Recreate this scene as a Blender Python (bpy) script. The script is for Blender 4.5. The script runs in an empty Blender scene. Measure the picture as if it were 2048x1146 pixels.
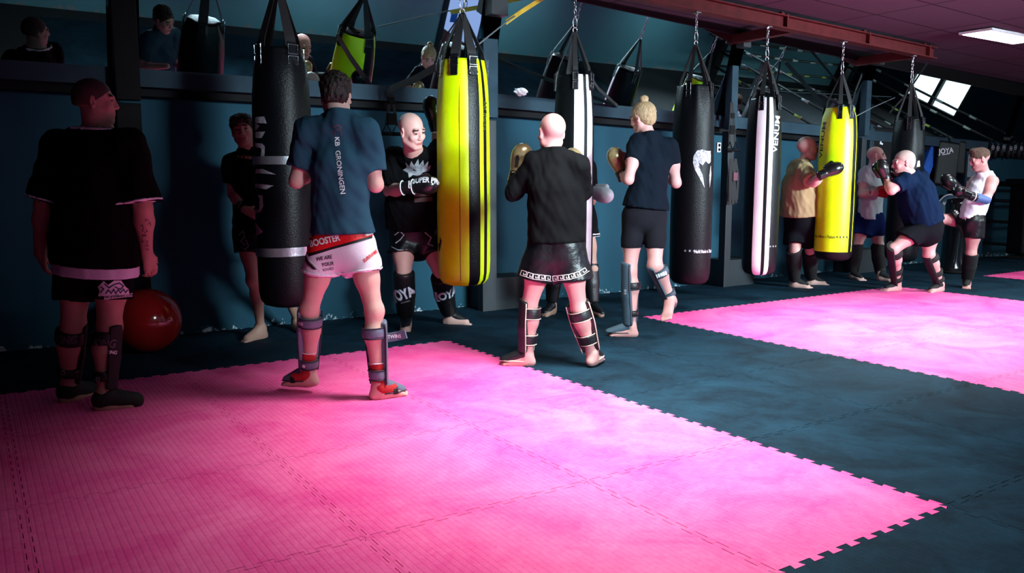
import bpy, bmesh, math, random
import numpy as np
from math import sin, cos, pi, radians, atan2, tan, sqrt
from mathutils import Vector, Matrix
from mathutils.bvhtree import BVHTree
random.seed(7)
SC = bpy.context.scene
COL = SC.collection

# ------------------------------------------------------------------ camera
CP = np.array([-3.10, -4.63, 1.256])
YAW, PITCH, FPX = radians(33.4), radians(-7.34), 1649.0
FW = np.array([sin(YAW)*cos(PITCH), cos(YAW)*cos(PITCH), sin(PITCH)])
CR = np.array([cos(YAW), -sin(YAW), 0.0])
CU = np.cross(CR, FW)
EF = np.array([sin(YAW), cos(YAW), 0.0])          # horizontal direction away from the camera
EZ = np.array([0, 0, 1.0])
cam_d = bpy.data.cameras.new('camera')
cam = bpy.data.objects.new('camera', cam_d); COL.objects.link(cam)
m = Matrix(((CR[0], CU[0], -FW[0]), (CR[1], CU[1], -FW[1]), (CR[2], CU[2], -FW[2])))
cam.matrix_world = Matrix.Translation(Vector(CP)) @ m.to_4x4()
cam_d.sensor_width = 36; cam_d.lens = FPX/2048*36; cam_d.clip_start = .05; cam_d.clip_end = 200
SC.camera = cam
# ------------------------------------------------------------------ world and exposure
SC.view_settings.view_transform = 'Standard'; SC.view_settings.look = 'None'
SC.view_settings.gamma = 1; SC.view_settings.use_curve_mapping = False
SC.view_settings.exposure = 0.0
W = bpy.data.worlds.new('world'); SC.world = W; W.use_nodes = True
W.node_tree.nodes['Background'].inputs[0].default_value = (.02, .06, .09, 1)
W.node_tree.nodes['Background'].inputs[1].default_value = .3
def area(name, loc, size, power, color, rot=(0, 0, 0), sy=None, spread=None):
    l = bpy.data.lights.new(name, 'AREA'); l.energy = power; l.color = color
    l.shape = 'RECTANGLE'; l.size = size; l.size_y = sy or size
    if spread: l.spread = radians(spread)
    o = bpy.data.objects.new(name, l); COL.objects.link(o); o.location = loc; o.rotation_euler = rot
    return o
# out of frame ceiling lamps over the mats (the room's own, plus one added over the ring) and fill from added high windows
LAMPS = [(-1.1, -2.5, 17, 100), (.1, -1.2, 112, 86), (3.3, -.8, 112, 88), (6.3, -1.0, 55, 110), (8.6, -1.0, 34, 120), (13.0, -1.6, 90, 130)]
FILL_WINDOWS = [(2, .7, 76, (.55, 1.0, 1.3), 41), (3, 4.9, 180, (4.4, 1.0, 1.3), 60), (4, 10.2, 120, (7.2, .8, 1.0), 95)]   # added windows for cool fill: number, x, power, aim, spread

# ------------------------------------------------------------------ aiming helpers
def ray(x, y): return FW + CR*(x-1024)/FPX + CU*(573-y)/FPX
def atY(x, y, Y):
    d = ray(x, y); return CP + (Y-CP[1])/d[1]*d
def atZ(x, y, Z):
    d = ray(x, y); return CP + (Z-CP[2])/d[2]*d
def atD(x, y, D):
    d = ray(x, y); return CP + D/(d@EF)*d
def ddir(a, z=0.0):
    """horizontal heading: 0 away from the viewpoint, 90 to its right"""
    a = radians(a); v = EF*cos(a) + CR*sin(a) + EZ*z
    return v/np.linalg.norm(v)
def unit(v):
    v = np.asarray(v, float); return v/(np.linalg.norm(v)+1e-12)

# ------------------------------------------------------------------ materials
def lin(c):
    return tuple(((x/255)/12.92 if x/255 <= .04045 else ((x/255+.055)/1.055)**2.4) for x in c)
MATS = {}
def mat(name, rgb, rough=.6, metal=0, var=.15, scale=8, bump=0, bscale=60, spec=.5, rgb2=None, sheen=0, coat=0, stretch=None):
    if name in MATS: return MATS[name]
    M = bpy.data.materials.new(name); M.use_nodes = True; MATS[name] = M
    nt = M.node_tree; N = nt.nodes; L = nt.links; b = N['Principled BSDF']
    b.inputs['Roughness'].default_value = rough; b.inputs['Metallic'].default_value = metal
    b.inputs['Specular IOR Level'].default_value = spec
    if sheen: b.inputs['Sheen Weight'].default_value = sheen
    if coat: b.inputs['Coat Weight'].default_value = coat; b.inputs['Coat Roughness'].default_value = .15
    c = lin(rgb)
    tc = N.new('ShaderNodeTexCoord'); vec = tc.outputs['Object']
    if stretch:
        mp = N.new('ShaderNodeMapping'); mp.inputs['Scale'].default_value = stretch
        L.new(vec, mp.inputs[0]); vec = mp.outputs[0]
    nz = N.new('ShaderNodeTexNoise'); nz.inputs['Scale'].default_value = scale; nz.inputs['Detail'].default_value = 5
    L.new(vec, nz.inputs['Vector'])
    mx = N.new('ShaderNodeMix'); mx.data_type = 'RGBA'
    c2 = lin(rgb2) if rgb2 else tuple(x*(1-var) for x in c)
    c1 = c if rgb2 else tuple(min(1, x*(1+var)) for x in c)
    mx.inputs[6].default_value = (*c1, 1); mx.inputs[7].default_value = (*c2, 1)
    rp = N.new('ShaderNodeMapRange'); rp.inputs[1].default_value = .35; rp.inputs[2].default_value = .65
    L.new(nz.outputs[0], rp.inputs[0]); L.new(rp.outputs[0], mx.inputs[0]); L.new(mx.outputs[2], b.inputs['Base Color'])
    if bump:
        n2 = N.new('ShaderNodeTexNoise'); n2.inputs['Scale'].default_value = bscale; n2.inputs['Detail'].default_value = 3
        L.new(vec, n2.inputs['Vector'])
        bp = N.new('ShaderNodeBump'); bp.inputs['Strength'].default_value = bump; bp.inputs['Distance'].default_value = .01
        L.new(n2.outputs[0], bp.inputs['Height']); L.new(bp.outputs[0], b.inputs['Normal'])
    return M
def emis(name, rgb, st):
    if name in MATS: return MATS[name]
    M = bpy.data.materials.new(name); M.use_nodes = True; MATS[name] = M
    nt = M.node_tree; nt.nodes.remove(nt.nodes['Principled BSDF'])
    e = nt.nodes.new('ShaderNodeEmission'); e.inputs[0].default_value = (*lin(rgb), 1); e.inputs[1].default_value = st
    nt.links.new(e.outputs[0], nt.nodes['Material Output'].inputs[0]); return M

def mat_tile(name, c_a, c_b, line, ldark, rough=.62, spec=.4):
    """foam mat: worn blotches, fine scoring across the tile, tiny leather grain"""
    M = bpy.data.materials.new(name); M.use_nodes = True; MATS[name] = M
    nt = M.node_tree; N = nt.nodes; L = nt.links; b = N['Principled BSDF']
    b.inputs['Roughness'].default_value = rough; b.inputs['Specular IOR Level'].default_value = spec
    g = N.new('ShaderNodeNewGeometry')
    nz = N.new('ShaderNodeTexNoise'); nz.inputs['Scale'].default_value = 2.1; nz.inputs['Detail'].default_value = 7; nz.inputs['Roughness'].default_value = .62
    nz.inputs['Distortion'].default_value = .9
    L.new(g.outputs['Position'], nz.inputs['Vector'])
    n3 = N.new('ShaderNodeTexNoise'); n3.inputs['Scale'].default_value = 22; n3.inputs['Detail'].default_value = 6; n3.inputs['Distortion'].default_value = 1.5
    L.new(g.outputs['Position'], n3.inputs['Vector'])
    ad = N.new('ShaderNodeMath'); ad.operation = 'MULTIPLY_ADD'; ad.inputs[1].default_value = .35; L.new(n3.outputs[0], ad.inputs[0]); L.new(nz.outputs[0], ad.inputs[2])
    rp = N.new('ShaderNodeMapRange'); rp.inputs[1].default_value = .5; rp.inputs[2].default_value = .85; L.new(ad.outputs[0], rp.inputs[0])
    mx = N.new('ShaderNodeMix'); mx.data_type = 'RGBA'
    mx.inputs[6].default_value = (*lin(c_a), 1); mx.inputs[7].default_value = (*lin(c_b), 1)
    L.new(rp.outputs[0], mx.inputs[0])
    wv = N.new('ShaderNodeTexWave'); wv.wave_type = 'BANDS'; wv.bands_direction = 'X'
    wv.inputs['Scale'].default_value = line; wv.inputs['Distortion'].default_value = .25; wv.inputs['Detail'].default_value = 1
    mp = N.new('ShaderNodeMapping'); mp.inputs['Rotation'].default_value = (0, 0, 0)
    L.new(g.outputs['Position'], mp.inputs[0]); L.new(mp.outputs[0], wv.inputs[0])
    pw = N.new('ShaderNodeMath'); pw.operation = 'POWER'; pw.inputs[1].default_value = 6; L.new(wv.outputs[0], pw.inputs[0])
    dk = N.new('ShaderNodeMix'); dk.data_type = 'RGBA'; dk.blend_type = 'MULTIPLY'; dk.inputs[7].default_value = (ldark, ldark, ldark, 1)
    L.new(pw.outputs[0], dk.inputs[0]); L.new(mx.outputs[2], dk.inputs[6]); L.new(dk.outputs[2], b.inputs['Base Color'])
    n2 = N.new('ShaderNodeTexNoise'); n2.inputs['Scale'].default_value = 120; L.new(g.outputs['Position'], n2.inputs['Vector'])
    sb = N.new('ShaderNodeMath'); sb.operation = 'SUBTRACT'; L.new(n2.outputs[0], sb.inputs[0]); L.new(pw.outputs[0], sb.inputs[1])
    bp = N.new('ShaderNodeBump'); bp.inputs['Strength'].default_value = .35; bp.inputs['Distance'].default_value = .003
    L.new(sb.outputs[0], bp.inputs['Height']); L.new(bp.outputs[0], b.inputs['Normal'])
    return M
PINK = mat_tile('pink_foam', (230, 62, 144), (246, 106, 168), 12, .9)
BLACKF = mat_tile('black_foam', (7, 25, 36), (18, 48, 64), 12, .97, .75, .1)
def wall_paint(name='teal_wall_paint', ca=(22, 58, 73), cb=(30, 72, 89)):
    M = bpy.data.materials.new(name); M.use_nodes = True
    nt = M.node_tree; N = nt.nodes; L = nt.links; b = N['Principled BSDF']; b.inputs['Roughness'].default_value = .75; b.inputs['Specular IOR Level'].default_value = .15
    g = N.new('ShaderNodeNewGeometry')
    nz = N.new('ShaderNodeTexNoise'); nz.inputs['Scale'].default_value = 1.6; nz.inputs['Detail'].default_value = 6; L.new(g.outputs['Position'], nz.inputs['Vector'])
    mx = N.new('ShaderNodeMix'); mx.data_type = 'RGBA'; mx.inputs[6].default_value = (*lin(ca), 1); mx.inputs[7].default_value = (*lin(cb), 1)
    L.new(nz.outputs[0], mx.inputs[0])
    # flaked paint showing plaster low on the wall
    sp = N.new('ShaderNodeSeparateXYZ'); L.new(g.outputs['Position'], sp.inputs[0])
    n2 = N.new('ShaderNodeTexNoise'); n2.inputs['Scale'].default_value = 9; n2.inputs['Detail'].default_value = 8; n2.inputs['Roughness'].default_value = .7; L.new(g.outputs['Position'], n2.inputs['Vector'])
    hz = N.new('ShaderNodeMapRange'); hz.inputs[1].default_value = 0; hz.inputs[2].default_value = .16; hz.inputs[3].default_value = .53; hz.inputs[4].default_value = .80; L.new(sp.outputs[2], hz.inputs[0])
    gt = N.new('ShaderNodeMath'); gt.operation = 'GREATER_THAN'; L.new(n2.outputs[0], gt.inputs[0]); L.new(hz.outputs[0], gt.inputs[1])
    m2 = N.new('ShaderNodeMix'); m2.data_type = 'RGBA'; m2.inputs[7].default_value = (*lin((168, 176, 180)), 1)
    L.new(gt.outputs[0], m2.inputs[0]); L.new(mx.outputs[2], m2.inputs[6]); L.new(m2.outputs[2], b.inputs['Base Color'])
    n3 = N.new('ShaderNodeTexNoise'); n3.inputs['Scale'].default_value = 40; n3.inputs['Detail'].default_value = 4; L.new(g.outputs['Position'], n3.inputs['Vector'])
    bp = N.new('ShaderNodeBump'); bp.inputs['Strength'].default_value = .4; bp.inputs['Distance'].default_value = .004; L.new(n3.outputs[0], bp.inputs['Height']); L.new(bp.outputs[0], b.inputs['Normal'])
    return M
WALLM = wall_paint(); WALLF = wall_paint('teal_wall_paint_brightened', (104, 172, 186), (120, 190, 200))  # front wall: same paint, missing light put into a brighter colour
def ceiling_mat():
    M = bpy.data.materials.new('ceiling_tiles'); M.use_nodes = True; M.node_tree.nodes['Principled BSDF'].inputs['Specular IOR Level'].default_value = .1
    nt = M.node_tree; N = nt.nodes; L = nt.links; b = N['Principled BSDF']; b.inputs['Roughness'].default_value = .9
    g = N.new('ShaderNodeNewGeometry')
    br = N.new('ShaderNodeTexBrick'); br.offset = 0; br.squash = 1
    br.inputs['Scale'].default_value = 1; br.inputs['Brick Width'].default_value = 1.2; br.inputs['Row Height'].default_value = .6
    br.inputs['Mortar Size'].default_value = .009; br.inputs['Mortar Smooth'].default_value = .3
    br.inputs['Color1'].default_value = (*lin((86, 76, 88)), 1); br.inputs['Color2'].default_value = (*lin((81, 71, 83)), 1); br.inputs['Mortar'].default_value = (*lin((26, 14, 20)), 1)
    L.new(g.outputs['Position'], br.inputs['Vector']); L.new(br.outputs[0], b.inputs['Base Color'])
    return M
CEILM = ceiling_mat()
STEEL_T = mat('grey_painted_steel', (38, 58, 70), .7, spec=.15, var=.12, scale=5)
BLACKP = mat('black_paint', (9, 11, 14), .7, spec=.15)
DARKRED = mat('dark_red_paint', (74, 18, 22), .7, var=.2, spec=.15)
CHROME = mat('chromed_steel', (190, 195, 200), .25, metal=1, var=.05)
VINYL = mat('black_vinyl', (8, 12, 16), .4, bump=.25, bscale=90, var=.1, spec=.2)
VINYLW = mat('white_vinyl', (236, 238, 242), .4, var=.03)
VINYLY = mat('neon_yellow_vinyl', (206, 242, 0), .38, var=.04, bump=.15, bscale=90)
WEB = mat('black_webbing', (20, 21, 23), .75, bump=.3, bscale=200)
WHITE = mat('white_print', (232, 236, 240), .55, var=.03)
GREYP = mat('grey_print', (150, 158, 165), .6, var=.3, scale=30)
SILVERT = mat('silver_duct_tape', (200, 208, 215), .28, metal=.85, var=.1, bump=.3, bscale=30)
BLACKPR = mat('black_print', (14, 14, 16), .6)

# ------------------------------------------------------------------ mesh helpers
class MB:
    def __init__(s): s.v = []; s.f = []; s.m = []
    def add(s, v, f, mi=0):
        o = len(s.v); s.v += [tuple(map(float, p)) for p in v]; s.f += [tuple(i+o for i in q) for q in f]; s.m += [mi]*len(f); return s
    def box(s, c, h, R=None, mi=0):
        c = np.asarray(c, float); v = []
        for x in (-1, 1):
            for y in (-1, 1):
                for z in (-1, 1):
                    p = np.array([x*h[0], y*h[1], z*h[2]])
                    if R is not None: p = R[0]*p[0]+R[1]*p[1]+R[2]*p[2]
                    v.append(c+p)
        return s.add(v, [(0, 1, 3, 2), (4, 6, 7, 5), (0, 4, 5, 1), (2, 3, 7, 6), (0, 2, 6, 4), (1, 5, 7, 3)], mi)
    def hexa(s, v8, mi=0): return s.add(v8, [(0, 1, 3, 2), (4, 6, 7, 5), (0, 4, 5, 1), (2, 3, 7, 6), (0, 2, 6, 4), (1, 5, 7, 3)], mi)
    def tube(s, pts, r, n=10, mi=0, close=False):
        pts = [np.asarray(p, float) for p in pts]; K = len(pts); rs = r if hasattr(r, '__len__') else [r]*K
        o = []; prev = None
        for i, p in enumerate(pts):
            if close: t = unit(pts[(i+1) % K]-pts[i-1])
            else: t = unit(pts[min(i+1, K-1)]-pts[max(i-1, 0)])
            a = prev if prev is not None else (np.array([0, 0, 1.]) if abs(t[2]) < .9 else np.array([1., 0, 0]))
            u = unit(a-t*(a@t)); w = np.cross(t, u); prev = u
            o += [p+rs[i]*(u*cos(2*pi*j/n)+w*sin(2*pi*j/n)) for j in range(n)]
        f = []
        for i in range(K if close else K-1):
            for j in range(n):
                a, b = i*n+j, i*n+(j+1) % n; c, d = ((i+1) % K)*n+(j+1) % n, ((i+1) % K)*n+j
                f.append((a, b, c, d))
        if not close: f += [tuple(range(n))[::-1], tuple(range((K-1)*n, K*n))]
        return s.add(o, f, mi)
    def ribbon(s, pts, w, t, wd=None, mi=0):
        """flat strap of width w and thickness t along pts; wd: width direction(s)"""
        pts = [np.asarray(p, float) for p in pts]; K = len(pts); o = []
        ws = w if hasattr(w, '__len__') else [w]*K
        for i, p in enumerate(pts):
            tg = unit(pts[min(i+1, K-1)]-pts[max(i-1, 0)])
            d = wd[i] if isinstance(wd, list) else wd
            d = unit(np.asarray(d)-tg*(np.asarray(d)@tg)); n = np.cross(tg, d)
            o += [p-d*ws[i]/2-n*t/2, p+d*ws[i]/2-n*t/2, p+d*ws[i]/2+n*t/2, p-d*ws[i]/2+n*t/2]
        f = []
        for i in range(K-1):
            for j in range(4): f.append((i*4+j, i*4+(j+1) % 4, i*4+4+(j+1) % 4, i*4+4+j))
        f += [(3, 2, 1, 0), (K*4-4, K*4-3, K*4-2, K*4-1)]
        return s.add(o, f, mi)
    def lathe(s, prof, c, n=40, mi=None, axis=None, cap=True):
        c = np.asarray(c, float); o = []
        for (r, z) in prof: o += [c+np.array([r*cos(2*pi*j/n), r*sin(2*pi*j/n), z]) for j in range(n)]
        f = []; ms = []
        for i in range(len(prof)-1):
            for j in range(n):
                f.append((i*n+j, i*n+(j+1) % n, i*n+n+(j+1) % n, i*n+n+j)); ms.append(mi(i, (j+.5)/n*2*pi) if callable(mi) else (mi or 0))
        if cap: f += [tuple(range(n))[::-1], tuple(range(len(prof)*n-n, len(prof)*n))]; ms += [0, 0]
        oo = len(s.v); s.v += [tuple(p) for p in o]; s.f += [tuple(i+oo for i in q) for q in f]; s.m += ms
        return s
    def build(s, name, mats, parent=None, smooth=False, bevel=0):
        return mkobj(name, np.array(s.v), s.f, mats, parent, smooth, s.m, bevel)
def base_of(o):
    b = np.zeros(3)
    while o is not None: b = b+np.array(o.location); o = o.parent
    return b
def mkobj(name, V, Fc, mats, parent=None, smooth=False, mi=None, bevel=0, loc=None):
    if not isinstance(mats, (list, tuple)): mats = [mats]
    V = np.asarray(V, float)
    if parent is None:
        if loc is None: loc = np.array([V[:, 0].mean(), V[:, 1].mean(), V[:, 2].min()])
        off = np.asarray(loc, float)
    else: off = base_of(parent)
    me = bpy.data.meshes.new(name); Vl = V-off
    if isinstance(Fc, np.ndarray):
        nf = len(Fc); k = Fc.shape[1]
        me.vertices.add(len(V)); me.vertices.foreach_set('co', Vl.astype(np.float32).ravel())
        me.loops.add(nf*k); me.loops.foreach_set('vertex_index', Fc.astype(np.int32).ravel())
        me.polygons.add(nf); me.polygons.foreach_set('loop_start', (np.arange(nf)*k).astype(np.int32)); me.polygons.foreach_set('loop_total', np.full(nf, k, np.int32))
        me.update(calc_edges=True)
    else: me.from_pydata([tuple(p) for p in Vl], [], Fc); me.update()
    for x in mats: me.materials.append(x)
    if mi is not None and len(mats) > 1: me.polygons.foreach_set('material_index', np.asarray(mi, np.int32))
    if smooth: me.polygons.foreach_set('use_smooth', np.ones(len(me.polygons), bool))
    o = bpy.data.objects.new(name, me); COL.objects.link(o)
    if parent is not None: o.parent = parent
    else: o.location = off
    if bevel:
        b = o.modifiers.new('bevel', 'BEVEL'); b.width = bevel; b.segments = 2; b.limit_method = 'ANGLE'
    return o
def thing(name, label, cat, loc, group=None):
    o = bpy.data.objects.new(name, None); COL.objects.link(o); o.location = loc; o.empty_display_size = .2
    return tag(o, label, cat, group)
def tag(o, label, cat, group=None, kind=None):
    o['label'] = label; o['category'] = cat
    if group: o['group'] = group
    if kind: o['kind'] = kind
    return o
def struct(o): o['kind'] = 'structure'; return o
def wverts(o):
    n = len(o.data.vertices); a = np.empty(n*3, np.float32); o.data.vertices.foreach_get('co', a)
    return a.reshape(-1, 3).astype(float)+base_of(o)
def bvh_of(objs):
    V = []; Fc = []
    for o in objs:
        k = len(V); V += [tuple(p) for p in wverts(o)]; Fc += [tuple(i+k for i in p.vertices) for p in o.data.polygons]
    return BVHTree.FromPolygons(V, Fc)

# ------------------------------------------------------------------ prints laid on surfaces
def cut_mesh(bm, step):
    for ax in (0, 1):
        cs = [v.co[ax] for v in bm.verts]
        if not cs: return
        k = math.floor(min(cs)/step)+1
        while k*step < max(cs):
            n = Vector((1, 0, 0)) if ax == 0 else Vector((0, 1, 0))
            bmesh.ops.bisect_plane(bm, geom=bm.verts[:]+bm.edges[:]+bm.faces[:], plane_co=n*(k*step), plane_no=n); k += 1
FONT_CACHE = {}
def text_bm(txt, spacing=1.0, shear=0, bold=0):
    cu = bpy.data.curves.new('t', 'FONT'); cu.body = txt; cu.size = 1; cu.align_x = 'CENTER'; cu.align_y = 'CENTER'
    cu.space_character = spacing; cu.shear = shear; cu.offset = bold; cu.resolution_u = 3; cu.fill_mode = 'FRONT'
    ob = bpy.data.objects.new('t', cu); COL.objects.link(ob)
    me = bpy.data.meshes.new_from_object(ob.evaluated_get(bpy.context.evaluated_depsgraph_get()))
    bm = bmesh.new(); bm.from_mesh(me); bpy.data.objects.remove(ob); bpy.data.curves.remove(cu); bpy.data.meshes.remove(me)
    return bm
def lay(bm, name, matl, parent, targets, o3, rt, up, sx, sy, off=.003, depth=.5, step=.014):
    """press a flat 2-D mesh (unit coords) onto the targets; o3 = centre in space, rt/up = its axes"""
    rt, up = unit(rt), unit(up); n = unit(np.cross(rt, up))
    for v in bm.verts: v.co.x *= sx; v.co.y *= sy
    bmesh.ops.triangulate(bm, faces=bm.faces[:]); cut_mesh(bm, step)
    T = targets if isinstance(targets, BVHTree) else bvh_of(targets)
    V = []; bad = set()
    for i, v in enumerate(bm.verts):
        q = o3+rt*v.co.x+up*v.co.y
        h = T.ray_cast(Vector(q+n*depth), Vector(-n), depth*2)
        if h[0] is None:
            h = T.find_nearest(Vector(q))
            if h[3] > .06: bad.add(i)
        nn = np.array(h[1]); nn = nn if nn@n > 0 else n
        V.append(np.array(h[0])+nn*off)
    bm.verts.index_update()
    Fc = [tuple(v.index for v in f.verts) for f in bm.faces if not any(v.index in bad for v in f.verts)]
    bm.free()
    if not Fc: return None
    return mkobj(name, np.array(V), Fc, matl, parent, True)
def print_text(txt, px, py, D, hpx, ang, matl, parent, targets, name='lettering', wide=1.0, face=None, **kw):
    """text whose centre shows at (px,py) on targets about D m away, hpx pixels tall, turned by ang degrees"""
    tk = {k: kw.pop(k) for k in ('spacing', 'shear', 'bold') if k in kw}
    T = targets if isinstance(targets, BVHTree) else bvh_of(targets)
    d = unit(ray(px, py)); h = T.ray_cast(Vector(CP), Vector(d), 60)
    o3 = np.array(h[0]) if h[0] is not None else atD(px, py, D)
    s = hpx/FPX*np.linalg.norm(o3-CP)*1.38
    n = -d
    if face is not None: n = unit(face)
    elif h[0] is not None:
        hn = np.array(h[1]); n = unit(n*.4+hn*.6) if hn@n > .2 else n
    a = radians(ang); r0 = unit(CR-n*(CR@n)); u0 = np.cross(n, r0)
    rt = r0*cos(a)+u0*sin(a); up = np.cross(n, rt)
    return lay(text_bm(txt, **tk), name, matl, parent, T, o3, rt, up, s*wide, s, **kw)
def print_polys(polys, matl, parent, targets, name='print', D=None, off=.003, step=8):
    """polygons given where they show in the photograph, laid onto the targets"""
    T = targets if isinstance(targets, BVHTree) else bvh_of(targets)
    bm = bmesh.new()
    for P in polys:
        vs = [bm.verts.new((p[0], -p[1], 0)) for p in P]
        try: bm.faces.new(vs)
        except ValueError: pass
    bmesh.ops.triangulate(bm, faces=bm.faces[:]); cut_mesh(bm, step)
    bm.verts.index_update(); V = []; bad = set(); hs = []
    for i, v in enumerate(bm.verts):
        d = Vector(unit(ray(v.co.x, -v.co.y))); h = T.ray_cast(Vector(CP), d, 60)
        if h[0] is None:
            bad.add(i); V.append(None)
        else:
            n = np.array(h[1]); n = n if n@np.array(d) < 0 else -n
            V.append(np.array(h[0])+n*off); hs.append(V[-1])
    if not hs: bm.free(); return None
    md = np.median([np.linalg.norm(x-CP) for x in hs])
    for i in range(len(V)):
        if V[i] is None:
            p = CP+unit(ray(bm.verts[i].co.x, -bm.verts[i].co.y))*md if False else None
            V[i] = hs[0]
        elif abs(np.linalg.norm(V[i]-CP)-md) > .35: bad.add(i)
    Fc = [tuple(v.index for v in f.verts) for f in bm.faces if not any(v.index in bad for v in f.verts)]
    bm.free()
    return mkobj(name, np.array(V), Fc, matl, parent, True) if Fc else None
def pline(pts, w):
    """polygons of a stroked polyline in picture units"""
    out = []
    for a, b in zip(pts[:-1], pts[1:]):
        a, b = np.array(a, float), np.array(b, float); t = unit(b-a); n = np.array([-t[1], t[0]])*w/2; e = t*w/2
        out.append([a-n-e*.9, a+n-e*.9, b+n+e*.9, b-n+e*.9])
    return out

# ------------------------------------------------------------------ the room
b = MB(); b.box((4.5, -1.6, -.07), (13.5, 4.4, .05)); struct(b.build('floor', mat('concrete_floor', (20, 22, 24), .8)))
b = MB(); b.box((4.5, 2.55, 1.5), (13.5, .1, 1.57)); struct(b.build('wall_back', WALLM))
# wall behind the viewpoint with the doorway that shows in the mirrors
b = MB()
for x0, x1, z0, z1 in ((-9, 4.75, -.07, 3.5), (5.75, 18, -.07, 3.5), (4.75, 5.75, 1.9, 3.5)):
    b.box(((x0+x1)/2, -5.6, (z0+z1)/2), ((x1-x0)/2, .1, (z1-z0)/2))
struct(b.build('wall_front', WALLF))
b = MB(); b.box((-9.0, -1.6, 1.5), (.1, 4.2, 1.57)); struct(b.build('wall_left', WALLM))
b = MB()
for y0, y1, z0, z1 in ((-5.7, -3.9, -.07, 3.5), (-2.3, 2.6, -.07, 3.5), (-3.9, -2.3, -.07, .5), (-3.9, -2.3, 1.7, 3.5)):
    b.box((18.0, (y0+y1)/2, (z0+z1)/2), (.1, (y1-y0)/2, (z1-z0)/2))
struct(b.build('wall_right', WALLM))
def zc(x): return 3.08-.03*x
b = MB(); b.hexa([(-9, -5.7, zc(-9)), (-9, -5.7, zc(-9)+.1), (-9, 2.6, zc(-9)), (-9, 2.6, zc(-9)+.1), (18, -5.7, zc(18)), (18, -5.7, zc(18)+.1), (18, 2.6, zc(18)), (18, 2.6, zc(18)+.1)])
struct(b.build('ceiling', CEILM))
# windows of the room that only the mirrors show
t = struct(thing('window_1', 'x', 'window', (18, -3.1, .5))); del t['label'], t['category']
b = MB(); b.box((18.03, -3.1, 1.1), (.01, .8, .6)); b.build('pane', emis('daylight_and_fill', (235, 250, 255), 3.2), t)
b = MB()
for y in (-3.9, -3.1, -2.3): b.box((17.95, y, 1.1), (.06, .05, .64))
for z in (.5, 1.7): b.box((17.95, -3.1, z), (.06, .85, .04))
b.build('window_frame', BLACKP, t)
t = struct(thing('door_1', 'x', 'door', (5.25, -5.6, 0))); del t['label'], t['category']
b = MB(); b.box((5.25, -5.68, .94), (.5, .01, .96)); b.build('lit_doorway', emis('daylight_door', (176, 196, 255), .9), t)
b = MB()
for x in (4.78, 5.72): b.box((x, -5.52, .94), (.05, .06, .98))
b.box((5.25, -5.52, 1.9), (.52, .06, .05)); b.build('door_frame', STEEL_T, t)
b = MB(); b.hexa([(4.83, -5.62, -.02), (4.83, -5.62, .35), (4.83, -5.5, -.02), (4.83, -5.5, .35), (5.6, -5.62, -.02), (5.6, -5.62, .0), (5.6, -5.5, -.02), (5.6, -5.5, .0)])
b.build('ramp', mat('brown_wood', (96, 72, 70), .6), t)
b = MB(); b.box((5.1, -5.655, .55), (.07, .006, .11)); b.build('poster', mat('blue_poster', (30, 110, 220), .5), t)

for n_, x, pw, aim, spr in FILL_WINDOWS:  # unseen high windows, added to carry cool fill light
    t = struct(thing('window_%d' % n_, 'x', 'window', (x, -5.5, 2.0))); del t['label'], t['category']
    b = MB(); b.box((x, -5.485, 2.38), (.9, .006, .33)); b.build('pane', emis('fill_pane_glow', (190, 226, 255), 1.5), t)
    b = MB()
    for q in (-.93, 0, .93): b.box((x+q, -5.47, 2.38), (.03, .03, .38))
    for q in (2.02, 2.74): b.box((x, -5.47, q), (.96, .03, .03))
    b.build('window_frame', STEEL_T, t)
    v = Vector(aim)-Vector((x, -5.43, 2.38))
    area('daylight_and_fill', (x, -5.43, 2.38), 1.7, pw, (.74, .92, 1), v.to_track_quat('-Z', 'Y').to_euler(), sy=.6, spread=spr)  # added fill light aimed at the bags and people
for x in (-1.5, 2.2, 6.0, 10.0):
    v = Vector((x, -5.5, .5))-Vector((x, -4.2, 2.75)); area('wall_fill_light', (x, -4.2, 2.75), 1.0, 2.0 if x < 0 else 6, (.8, .95, 1), v.to_track_quat('-Z', 'Y').to_euler(), sy=.3, spread=80)  # added lights that brighten the front wall for the mirrors
def zl(x): return 2.085-max(0, x-1.2)*.026       # top of the ledge under the mirrors
def zt(x): return 3.0-max(-6, x-2)*.045           # upper edge of the mirrors
TM = tan(radians(14)); YM = 2.2
def ym(z): return YM-TM*(z-2.09)
PX = [-9, -2.05, 1.07, 4.38, 6.95, 11.0, 17.9]
b = MB()
for x0, x1 in zip(PX[:-1], PX[1:]):
    b.hexa([(x0, 2.2, zl(x0)-.13), (x0, 2.2, zl(x0)), (x0, 2.5, zl(x0)-.13), (x0, 2.5, zl(x0)), (x1, 2.2, zl(x1)-.13), (x1, 2.2, zl(x1)), (x1, 2.5, zl(x1)-.13), (x1, 2.5, zl(x1))])
struct(b.build('trim_1', STEEL_T))
b = MB()
for x0, x1 in zip(PX[:-1], PX[1:]):
    b.hexa([(x0, 2.3, zl(x0)-.19), (x0, 2.3, zl(x0)-.13), (x0, 2.5, zl(x0)-.19), (x0, 2.5, zl(x0)-.13), (x1, 2.3, zl(x1)-.19), (x1, 2.3, zl(x1)-.13), (x1, 2.5, zl(x1)-.19), (x1, 2.5, zl(x1)-.13)])
struct(b.build('ledge_shadow_trim', BLACKP))  # black strip stands in for the shadow under the ledge
b = MB()
for x0, x1 in zip(PX[:-1], PX[1:]):
    q = []
    for x in (x0, x1):
        z = zt(x); q += [(x, ym(z)-.03, z-.015), (x, ym(z)-.12, z+.12), (x, ym(z)+.3, z-.015), (x, ym(z)+.3, z+.7)]
    b.hexa(q)
struct(b.build('trim_3', BLACKP))
MIR = bpy.data.materials.new('mirror_glass'); MIR.use_nodes = True
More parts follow.
